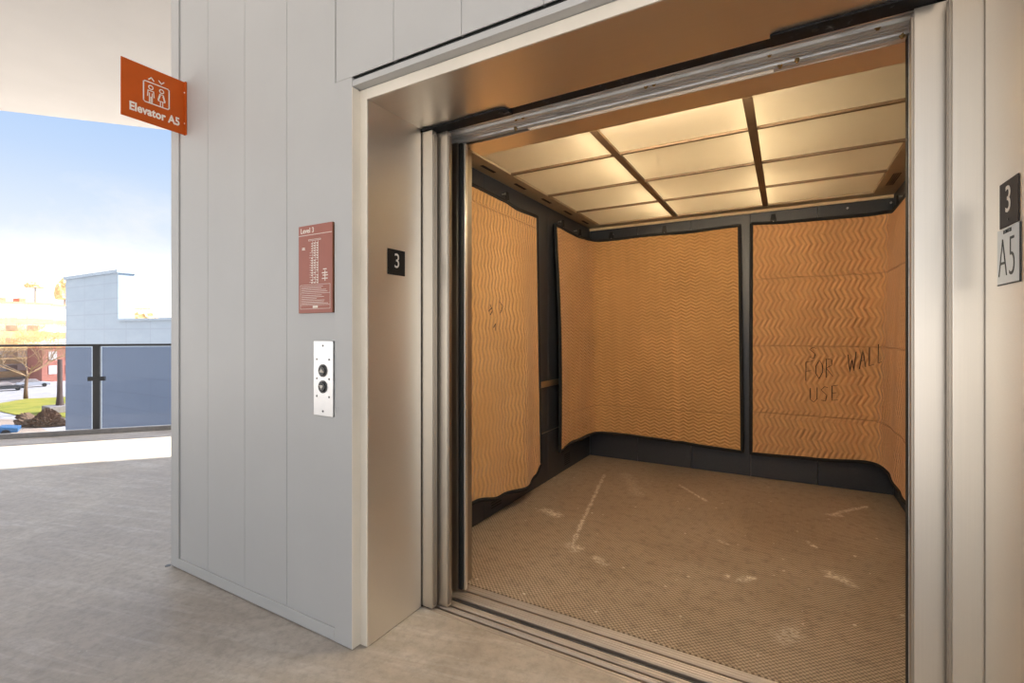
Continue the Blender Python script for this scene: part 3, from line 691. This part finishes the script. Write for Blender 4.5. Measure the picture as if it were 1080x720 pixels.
for k in range(17):
    y = 0.108 - k * 0.0102; L_ = -0.03 - rr.random() * 0.006 if k > 3 else -0.014
    strokes(bm, R_FACADE, o0, [[(L_, y), (0.020, y)]], 0.0012, 0.0005)
    for x in (-0.022, -0.006, 0.012):
        if rr.random() < 0.75: strokes(bm, R_FACADE, o0, [[(x, y - 0.003), (x + 0.006, y - 0.003)]], 0.0035, 0.0005)
strokes(bm, R_FACADE, o0, [[(-0.08, 0.09), (-0.066, 0.09)], [(-0.08, 0.084), (-0.064, 0.084)], [(0.052, -0.005), (0.07, -0.005)], [(0.045, -0.02), (0.075, -0.02)], [(0.05, -0.03), (0.078, -0.03)], [(0.045, -0.043), (0.076, -0.043)], [(0.062, -0.012), (0.062, -0.052)]], 0.004, 0.0005)
obj('floor_plan', bm, 'letter', pq)
bm = bmesh.new()
strokes(bm, R_FACADE, o0, [[(-0.092, -0.066), (0.092, -0.066), (0.092, -0.166), (-0.092, -0.166), (-0.092, -0.066)], [(-0.092, -0.102), (0.092, -0.102)], [(-0.092, -0.150), (0.092, -0.150)]], 0.0012, 0.0005)
for k, y in enumerate((-0.074, -0.081, -0.088, -0.095, -0.110, -0.117, -0.124, -0.131, -0.138, -0.144)):
    e = -0.085 + 0.165 * (0.55 + 0.45 * rr.random()); strokes(bm, R_FACADE, o0, [[(-0.085, y), (e, y)]], 0.0016, 0.0005)
strokes(bm, R_FACADE, o0, [[(-0.01, -0.158), (0.014, -0.158)]], 0.009, 0.0005)
obj('legend_lines', bm, 'letter', pq)

cp = thing('call_button_panel', 'tall pale steel call button plate on the white wall below the plaque', 'button panel', (-1.645, YF - 0.004, 0.91))
BX('face_plate', 'callplate', cp, -1.704, -1.5875, YF - 0.012, YF, 0.91, 1.218, bevel=0.002)
FY = YF - 0.0121
for i, z in enumerate((1.096, 1.030)):
    bm = bmesh.new(); disc(bm, (-1.646, FY, z), (0, -1, 0), 0.026, 0.003, 28, 0.024); bt = obj('button_collar', bm, 'screw', cp)
    bm = bmesh.new(); disc(bm, (-1.646, FY - 0.0031, z), (0, -1, 0), 0.0205, 0.005, 28, 0.018); b2 = obj('button', bm, 'button', cp); b2['label'] = ('black round up button', 'black round down button')[i]
    sgn = 1 if i == 0 else -1
    bm = bmesh.new(); strokes(bm, R_FACADE, (-1.646, FY - 0.0082, z), [[(-0.008, -0.005 * sgn), (0, 0.007 * sgn), (0.008, -0.005 * sgn)], [(-0.005, -0.004 * sgn), (0.005, -0.004 * sgn)]], 0.004, 0.0008); obj('arrow', bm, 'letter', b2)
for x in (-1.683, -1.608):
    for z in (1.142, 1.063, 0.990):
        bm = bmesh.new(); disc(bm, (x, FY, z), (0, -1, 0), 0.0042, 0.0012, 12); obj('rivet', bm, 'screw', cp)
for z in (1.198, 0.930):
    bm = bmesh.new(); disc(bm, (-1.646, FY, z), (0, -1, 0), 0.0042, 0.0012, 12); obj('screw', bm, 'screw', cp)

t = thing('floor_number_plate', 'small black square plate with a pale 3 on the left steel jamb', 'sign', (XL, 1.53, 1.496), 'floor number plates')
BX('plate', 'plate_black', t, XL + 0.0003, XL + 0.003, 1.478, 1.582, 1.496, 1.604, bevel=0.0006)
text('numeral', '3', 0.088, 'letter', t, R_LEFT, (XL + 0.0032, 1.532, 1.554), depth=0.0006, sx=0.85)
t = thing('floor_number_plate', 'dark brown plate with a pale 3 on the right jamb above the A5 plate', 'sign', (XR, 1.53, 1.498), 'floor number plates')
BX('plate', 'plate_brown', t, XR - 0.003, XR - 0.0003, 1.478, 1.584, 1.498, 1.604, bevel=0.0006)
text('numeral', '3', 0.088, 'letter', t, R_RIGHT, (XR - 0.0032, 1.532, 1.557), depth=0.0006, sx=0.85)
bm = bmesh.new(); disc(bm, (XR - 0.0031, 1.532, 1.513), (-1, 0, 0), 0.003, 0.001, 10); obj('braille_dot', bm, 'ink', t)
t = thing('elevator_number_plate', 'pale grey plate with thin black A5 on the right jamb below the dark 3', 'sign', (XR, 1.53, 1.366))
BX('plate', 'plate_white', t, XR - 0.003, XR - 0.0003, 1.472, 1.598, 1.366, 1.4955, bevel=0.0006)
text('numeral', 'A5', 0.135, 'ink', t, R_RIGHT, (XR - 0.0032, 1.540, 1.422), depth=0.0006, offset=-0.003, sx=0.62, spacing=1.12)
text('small_lettering', 'ELEVATOR', 0.0125, 'ink', t, R_RIGHT, (XR - 0.0032, 1.536, 1.4865), depth=0.0006, sx=0.8)
bm = bmesh.new(); box(bm, XR - 0.0028, XR - 0.0004, 1.472, 1.600, 1.3635, 1.3658); box(bm, XR - 0.0028, XR - 0.0004, 1.4695, 1.4718, 1.3635, 1.4955); obj('plate_edge', bm, 'ink', t)

# ------------------------------------------------------------------ glass railing along the walkway edge
gr = thing('glass_railing', 'dark metal railing with clear glass panes at the walkway edge', 'railing', (-7.5, 2.65, 0))
RE = [(-3.2, 7.57), (-4.0, 6.66), (-5.5, 4.95), (-7.0, 3.23), (-8.13, 1.93), (-9.0, 0.75), (-9.6, -0.6), (-9.9, -2.2)]
inn = [(Vector(a) + Vector((0.05, -0.044))) for a in RE]
bm = bmesh.new()
for a, b in zip(inn, inn[1:]):
    d = (b - a).normalized(); q = Vector((-d.y, d.x)) * 0.03
    prism(bm, [a + q, b + q, b - q, a - q], 1.085, 1.112)
obj('top_rail', bm, 'rail_black', gr)
bm = bmesh.new()
for a, b in zip(inn, inn[1:]):
    d = (b - a).normalized(); q = Vector((-d.y, d.x)) * 0.035
    prism(bm, [a + q, b + q, b - q, a - q], 0.0, 0.055)
obj('base_channel', bm, 'rail_grey', gr)
dE = Vector((0.656, 0.754)); post0 = Vector((-7.47, 2.62)); PT = [post0 + dE * k for k in (-1.25, 0.0, 1.7, 3.4)]
for i, p in enumerate(PT):
    bm = bmesh.new(); pd = Vector((-dE.y, dE.x))
    pts = [p + dE * a * 0.035 + pd * b * 0.02 for a, b in ((-1, -1), (1, -1), (1, 1), (-1, 1))]
    prism(bm, pts, 0.055, 1.085); po = obj('post', bm, 'rail_black', gr)
    for z in (0.22, 0.68):
        bm = bmesh.new(); pts = [p + dE * a * 0.085 + pd * b * 0.024 for a, b in ((-1, -1), (1, -1), (1, 1), (-1, 1))]
        if z > 0.5: prism(bm, pts, z - 0.025, z + 0.025); obj('glass_clamp', bm, 'rail_black', po)
for a, b in ((PT[0], PT[1]), (PT[1], PT[2]), (PT[2], PT[3])):
    bm = bmesh.new(); pd = Vector((-dE.y, dE.x)) * 0.005; a2, b2 = a + dE * 0.055, b - dE * 0.055
    prism(bm, [a2 - pd, b2 - pd, b2 + pd, a2 + pd], 0.06, 1.075); o = obj('glass_pane', bm, 'glass', gr); o['label'] = 'clear glass pane'

# ------------------------------------------------------------------ beyond the railing
GZ = -8.5
def gmat():
    m, nt, out = newmat('mown_lawn'); n = N(nt); p = n.pos()
    f = n.noise(p, 0.35, 5, 0.6); g = n.noise(p, 6, 4, 0.7)
    c = n.ramp(f, [(0.3, (0.26, 0.29, 0.03)), (0.55, (0.48, 0.42, 0.05)), (0.75, (0.60, 0.44, 0.09))])
    c = n.mix(n.math('MULTIPLY', g, 0.35), c, (0.10, 0.13, 0.02)); n.principled(out, c, 0.9); M['lawn'] = m
    m, nt, out = newmat('pale_asphalt'); n = N(nt); p = n.pos()
    f = n.noise(p, 0.6, 5, 0.65)
    n.principled(out, n.ramp(f, [(0.3, (0.44, 0.40, 0.37)), (0.7, (0.62, 0.57, 0.53))]), 0.85); M['road'] = m
    # metal panel building with fine panel joints
    m, nt, out = newmat('white_metal_panels'); n = N(nt); p = n.pos(); s = n.sep(p)
    fx = n.math('ABSOLUTE', n.math('SUBTRACT', n.math('FRACT', n.math('DIVIDE', n.math('ADD', s[0], 0.6), 3.1)), 0.5)); fz = n.math('ABSOLUTE', n.math('SUBTRACT', n.math('FRACT', n.math('DIVIDE', s[2], 1.0)), 0.5))
    ln = n.math('MAXIMUM', n.smooth(fx, 0.024, 0.008), n.smooth(fz, 0.055, 0.02))
    f = n.noise(n.vec('MULTIPLY', p, (0.6, 0.6, 2.0)), 1.0, 3)
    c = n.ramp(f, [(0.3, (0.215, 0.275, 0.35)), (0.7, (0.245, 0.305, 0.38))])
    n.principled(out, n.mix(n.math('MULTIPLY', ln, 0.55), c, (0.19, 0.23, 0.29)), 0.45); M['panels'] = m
    m, nt, out = newmat('bark'); n = N(nt); f = n.noise(n.pos(), 8, 4)
    n.principled(out, n.ramp(f, [(0.3, (0.14, 0.075, 0.04)), (0.7, (0.26, 0.16, 0.09))]), 0.9); M['bark'] = m
    m, nt, out = newmat('twigs'); n = N(nt); f = n.noise(n.pos(), 3, 3)
    n.principled(out, n.ramp(f, [(0.3, (0.36, 0.22, 0.11)), (0.7, (0.55, 0.36, 0.19))]), 0.9); M['twig'] = m
gmat()
M['tanwall'] = simple('ochre_render', (0.50, 0.32, 0.15), 0.8, var=0.10, scale=1.5)
M['whitewall'] = simple('white_render', (0.85, 0.82, 0.78), 0.8, var=0.03, scale=1)
M['winglass'] = simple('window_glass_grey', (0.42, 0.36, 0.33), 0.2, var=0.15, scale=0.8)
M['redbrick'] = simple('red_brick', (0.52, 0.20, 0.14), 0.85, var=0.12, scale=3)
M['stone'] = simple('grey_stone', (0.36, 0.31, 0.28), 0.85, var=0.1, scale=5)
M['darkpole'] = simple('dark_brown_post', (0.10, 0.06, 0.045), 0.7)
M['hedge'] = simple('dry_hedge', (0.20, 0.12, 0.07), 0.95, var=0.3, scale=9)
M['carblack'] = simple('dark_car_paint', (0.03, 0.035, 0.04), 0.25)
M['carsilver'] = simple('silver_car_paint', (0.55, 0.56, 0.58), 0.3)
M['carblue'] = simple('blue_car_paint', (0.03, 0.16, 0.34), 0.3)
M['tyre'] = simple('tyre_rubber', (0.015, 0.015, 0.015), 0.8)
M['foliage_y'] = simple('autumn_foliage', (0.62, 0.42, 0.20), 0.9, var=0.25, scale=2)

bm = bmesh.new(); prism(bm, [(-200, -120), (40, -120), (40, 160), (-200, 160)], GZ - 1.0, GZ); o = obj('street_ground', bm, 'road'); struct(o, 'pale street paving far below'); o['kind'] = 'structure'
def gp(px, py, z=GZ):      # where a sight line through the measured photo point meets the ground (survey of the far yard)
    a = (px - 540) / 506; b = (351 - py) / 506; t = (z - 1.25) / b; return Vector(((-0.497 + a * 0.868) * t, (0.868 + a * 0.497) * t))
def ground_patch(name, pts, z, mat, label, cat, kind=None):
    bm = bmesh.new(); prism(bm, [tuple(gp(*p)) for p in pts], z - 0.12, z); bmesh.ops.triangulate(bm, faces=bm.faces[:]); return tag(obj(name, bm, mat), label, cat, kind=kind)
ground_patch('lawn', [(-60, 428), (-2, 426), (28, 421), (90, 418), (110, 452), (66, 440), (20, 438.5), (0, 434), (-60, 436)], GZ + 0.1, 'lawn', 'sunlit yellow green lawn around the bare tree', 'lawn', 'stuff')
def blob(name, c, sz, mat, seed, n=3, parent=None):
    r2 = random.Random(seed); bm = bmesh.new(); bmesh.ops.create_icosphere(bm, subdivisions=n, radius=1.0)
    for v in bm.verts:
        k = 0.86 + 0.28 * r2.random(); v.co = Vector((v.co.x * sz[0] * k, v.co.y * sz[1] * k, max(0, v.co.z + 0.35) * sz[2] * k / 1.35)) + Vector((c[0], c[1], c[2]))
    return obj(name, bm, mat, parent, smooth=False)
M['path'] = simple('tan_path_paving', (0.50, 0.37, 0.27), 0.85, var=0.08, scale=2)
ground_patch('footpath', [(-60, 441), (10, 442), (30, 445), (66, 462), (40, 470), (-60, 470)], GZ + 0.02, 'path', 'tan paved footpath in front of the hedge far below', 'path', 'structure')
g = gp(44, 449); r2 = random.Random(21); bm = bmesh.new(); bmesh.ops.create_icosphere(bm, subdivisions=5, radius=1.0)
for v in bm.verts:
    k = 0.80 + 0.36 * r2.random(); a, b, c = v.co.x * 2.5 * k, v.co.y * 1.0 * k, max(0, v.co.z + 0.3) * 1.3 * k * (0.75 + 0.3 * math.sin(v.co.x * 6))
    v.co = Vector((g.x + a * 0.868 - b * 0.497, g.y + a * 0.497 + b * 0.868, GZ + 0.021 + c))
tag(obj('hedge', bm, 'hedge'), 'long dry brown hedge at the near edge of the lawn', 'hedge')

# white metal-panel building
bb = thing('panel_building', 'tall stepped white metal panel building in blue shade behind the railing', 'building', (-38, 14.2, GZ))
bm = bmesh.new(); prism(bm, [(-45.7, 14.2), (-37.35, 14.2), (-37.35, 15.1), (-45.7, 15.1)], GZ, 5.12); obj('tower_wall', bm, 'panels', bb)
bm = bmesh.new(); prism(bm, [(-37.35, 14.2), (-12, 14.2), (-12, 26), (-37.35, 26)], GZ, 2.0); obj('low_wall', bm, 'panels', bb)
bm = bmesh.new(); prism(bm, [(-45.8, 14.1), (-37.25, 14.1), (-37.25, 15.2), (-45.8, 15.2)], 5.12, 5.32); obj('roof_coping', bm, 'panels', bb)
bm = bmesh.new(); prism(bm, [(-37.25, 14.1), (-12, 14.1), (-12, 26.1), (-37.25, 26.1)], 2.0, 2.14); obj('roof_coping', bm, 'panels', bb)

# far ochre apartment block: long face looks along +X
ab = thing('apartment_block', 'far ochre and white balconied apartment block behind the bare tree', 'building', (-146, 36, GZ))
bm = bmesh.new(); box(bm, -156, -140.6, 14, 41.2, GZ, 7.4); obj('wall', bm, 'whitewall', ab)
bm = bmesh.new(); box(bm, -156, -141.6, 41.2, 60, GZ, 7.2); obj('wall', bm, 'whitewall', ab)
bm = bmesh.new(); box(bm, -157, -139.9, 13.5, 41.4, 7.4, 7.8); box(bm, -157, -141.0, 41.4, 60.5, 7.2, 7.6); obj('roof', bm, 'tanwall', ab)
for k in range(5):
    z = 3.1 - 2.75 * k
    bm = bmesh.new(); box(bm, -140.6, -139.2, 14, 41.2, z, z + 1.25); obj('balcony', bm, 'tanwall', ab)
    bm = bmesh.new(); box(bm, -141.6, -141.2, 41.4, 60, z + 0.1, z + 1.0); obj('band', bm, 'tanwall', ab)
    for y in [15 + 3.2 * i for i in range(8)]:
        bm = bmesh.new(); box(bm, -140.62, -140.5, y, y + 1.7, z + 1.3, z + 2.45); w = obj('window', bm, 'winglass', ab)
bm = bmesh.new(); box(bm, -150, -146, 34.5, 35.5, 7.8, 8.8); box(bm, -150, -146, 37.6, 38.6, 7.8, 8.9); obj('chimney', bm, 'redbrick', ab)
rb = thing('brick_house', 'low red brick house front beside the tall panel building', 'building', (-128, 42, GZ))
bm = bmesh.new(); box(bm, -136, -128, 36.2, 50, GZ, -1.2); obj('wall', bm, 'redbrick', rb)
bm = bmesh.new(); box(bm, -136.5, -127.4, 35.8, 50.4, -1.2, -0.7); obj('roof', bm, 'whitewall', rb)
for y in (37.2, 39.8, 42.4):
    for z in (-7, -4.2):
        bm = bmesh.new(); box(bm, -128.05, -127.9, y, y + 1.2, z, z + 1.7); obj('window', bm, 'whitewall', rb)

# bare tree on the lawn
def tree(name, base, H, seed, label, spread=0.62, trunk_r=0.36):
    r2 = random.Random(seed); root = thing(name, label, 'tree', tuple(base))
    bmt = bmesh.new(); bmb = bmesh.new(); b0 = Vector(base)
    top = b0 + Vector((0.15, 0.1, H * 0.30)); tube(bmt, [b0, b0 + Vector((0.05, 0, H * 0.12)), top], [trunk_r * 1.3, trunk_r, trunk_r * 0.8], 10)
    def grow(p, d, L, r, lev):
        if lev == 0 or L < 0.3: return
        q = [p]; dd = d.copy()
        for k in range(3):
            dd = (dd + Vector((r2.uniform(-.22, .22), r2.uniform(-.22, .22), r2.uniform(-.05, .16)))).normalized(); q.append(q[-1] + dd * L / 3)
        tube(bmb, q, [r, r * 0.85, r * 0.7, r * 0.55], 5 if lev > 2 else 3, cap=False)
        for k in range(4):
            a = r2.uniform(0, 2 * PI); s_ = r2.uniform(0.5, 1.0)
            nd = (dd + Vector((math.cos(a), math.sin(a), r2.uniform(-.1, .5))) * s_).normalized()
            grow(q[r2.choice((2, 3, 3))], nd, L * r2.uniform(0.6, 0.8), r * 0.58, lev - 1)
    for k in range(6):
        a = 2 * PI * k / 6 + r2.uniform(-.3, .3); d = Vector((math.cos(a) * spread, math.sin(a) * spread, r2.uniform(0.35, 0.8))).normalized()
        grow(top - Vector((0, 0, r2.uniform(0, H * 0.06))), d, H * 0.30, trunk_r * 0.40, 6)
    obj('trunk', bmt, 'bark', root, smooth=True); obj('branches', bmb, 'twig', root)
g = gp(27, 421); tree('bare_tree', (g.x, g.y, GZ + 0.115), 12.0, 11, 'bare spreading tree with a dark trunk on the lawn', 1.25, 0.22)

# post on a stone plinth, parked cars
g = gp(63, 434, GZ + 0.1); pt = thing('lamp_post', 'dark brown post on a stone plinth beside the panel building', 'post', (g.x, g.y, GZ + 0.1))
bm = bmesh.new(); box(bm, g.x - 1.3, g.x + 1.3, g.y - 1.3, g.y + 1.3, GZ + 0.1, GZ + 0.9); obj('plinth', bm, 'stone', pt, 0.05)
bm = bmesh.new(); tube(bm, [(g.x, g.y, GZ + 0.9), (g.x, g.y, GZ + 2.2), (g.x, g.y, GZ + 6.5)], [0.40, 0.27, 0.22], 12); obj('post', bm, 'darkpole', pt)
def parked_car(px, py, mat, label, ang):
    g = gp(px, py); root = thing('parked_car', label, 'car', (g.x, g.y, GZ + 0.02), 'cars in the street')
    ca, sa = math.cos(ang), math.sin(ang)
    def tr(prof, w, name, m, par):
        bm = bmesh.new(); ra = []
        for sgn in (-1, 1):
            ra.append([bm.verts.new((g.x + x * ca - sgn * w * sa, g.y + x * sa + sgn * w * ca, GZ + 0.022 + z)) for x, z in prof])
        n = len(prof); bm.faces.new(ra[0]); bm.faces.new(ra[1][::-1])
        for i in range(n): bm.faces.new((ra[0][i], ra[0][(i + 1) % n], ra[1][(i + 1) % n], ra[1][i]))
        return obj(name, bm, m, par, 0.05)
    tr([(-2.2, .3), (2.2, .3), (2.25, .7), (1.2, .9), (-2.1, .95), (-2.25, .6)], .88, 'body', mat, root)
    tr([(0.95, .9), (0.35, 1.42), (-1.2, 1.45), (-1.9, .93)], .76, 'cabin', M['winglass'], root)
    for x in (-1.35, 1.4):
        for sgn in (-1, 1):
            bm = bmesh.new(); c = Vector((g.x + x * ca - sgn * .80 * sa, g.y + x * sa + sgn * .80 * ca, GZ + .342)); n_ = Vector((-sa * sgn, ca * sgn, 0)); disc(bm, c, n_, .32, .2, 14); obj('wheel', bm, 'tyre', root)
parked_car(6, 412, M['carblack'], 'dark car parked in the street left of the bare tree', 1.35)
parked_car(35, 408, M['carsilver'], 'silver car parked in the street right of the tree trunk', 1.35)
parked_car(-15, 461, M['carblue'], 'blue car just inside the left photo edge below the railing', 1.2)
# tree tops showing over the roofs
for px, py, dist, s_, lab in ((37, 301, 165, (1.6, 2.6, 2.0), 'sunlit tree top above the ochre apartment roof'), (68, 307, 150, (2.2, 2.2, 6.5), 'tall thin tree top left of the panel building'), (152, 337, 60, (1.5, 1.5, 1.6), 'small autumn tree top above the low panel roof')):
    a = (px - 540) / 506; x, y = (-0.497 + a * 0.868) * dist, (0.868 + a * 0.497) * dist; z = 1.25 + (351 - py) / 506 * dist
    t = thing('distant_tree', lab, 'tree', (x, y, GZ))
    bm = bmesh.new(); tube(bm, [(x, y, GZ), (x, y, z - 0.3)], [0.3, 0.15], 8); obj('trunk', bm, 'bark', t)
    blob('crown', (x, y, z - s_[2] * 0.4), s_, 'foliage_y', int(px), 3, t)

# ------------------------------------------------------------------ light
w = bpy.data.worlds.new('sky'); bpy.context.scene.world = w; w.use_nodes = True
nt = w.node_tree; nt.nodes.clear(); n = N(nt)
tc = n.new('ShaderNodeTexCoord'); d = tc.outputs['Generated']; s = n.sep(d)
sky = n.ramp(s[2], [(0.0, (1.0, 0.985, 0.97)), (0.08, (0.97, 0.98, 1.0)), (0.17, (0.80, 0.89, 1.0)), (0.27, (0.58, 0.74, 1.0)), (0.39, (0.40, 0.61, 0.97)), (0.52, (0.80, 0.88, 1.0)), (1.0, (0.82, 0.89, 1.0))])
cl = n.noise(n.vec('MULTIPLY', d, (3.0, 3.0, 9.0)), 1.0, 6, 0.6, 0.4)
band = n.math('MULTIPLY', n.smooth(s[2], 0.30, 0.10), n.smooth(s[2], -0.02, 0.05))
f = n.math('MULTIPLY', n.ramp(cl, [(0.50, 0.0), (0.66, 0.9)]), band)
sky = n.mix(f, sky, (1.0, 1.0, 1.0))
# unseen sky behind the viewer whitened to lift the light on the wall
hz = n.smooth(n.math('MULTIPLY', s[1], -1.0), -0.1, 0.6)
sky = n.mix(n.math('MULTIPLY', hz, 0.5), sky, (1.0, 0.98, 0.95))
bg = n.new('ShaderNodeBackground'); n.put(bg.inputs[0], sky)
n.put(bg.inputs[1], n.math('ADD', n.math('ADD', 1.0, n.math('MULTIPLY', n.smooth(s[2], 0.42, 0.60), 2.0)), n.math('MULTIPLY', n.smooth(n.math('ABSOLUTE', s[2]), 0.17, 0.0), 1.0)))  # strength raised high above the view, added to light the walkway floor
o = n.new('ShaderNodeOutputWorld'); nt.links.new(bg.outputs[0], o.inputs[0])
su = bpy.data.lights.new('sun', 'SUN'); su.energy = 22.0; su.angle = math.radians(0.6); su.color = (1.0, 0.93, 0.82)
so = bpy.data.objects.new('sun', su); C.objects.link(so); to = Vector((0.45, 0.893, 0.58)).normalized()
so.rotation_euler = to.to_track_quat('Z', 'Y').to_euler(); so.location = (0, 20, 30)

# ------------------------------------------------------------------ camera
cam = bpy.data.cameras.new('camera'); co = bpy.data.objects.new('camera', cam); C.objects.link(co)
co.location = (0, 0, 1.25); co.rotation_euler = (PI / 2, 0, math.radians(29.8))
cam.sensor_width = 36; cam.lens = 506 / 1080 * 36; cam.shift_y = -9 / 1080; cam.clip_end = 600; cam.clip_start = 0.02
S = bpy.context.scene; S.camera = co
S.view_settings.view_transform = 'Standard'; S.view_settings.look = 'None'; S.view_settings.exposure = 0.0; S.view_settings.gamma = 1.0
S.view_settings.use_curve_mapping = False
S.cycles.use_denoising = True; S.cycles.max_bounces = 10; S.cycles.diffuse_bounces = 6; S.cycles.glossy_bounces = 6; S.cycles.transmission_bounces = 6; S.cycles.transparent_max_bounces = 12
S.cycles.sample_clamp_indirect = 6.0
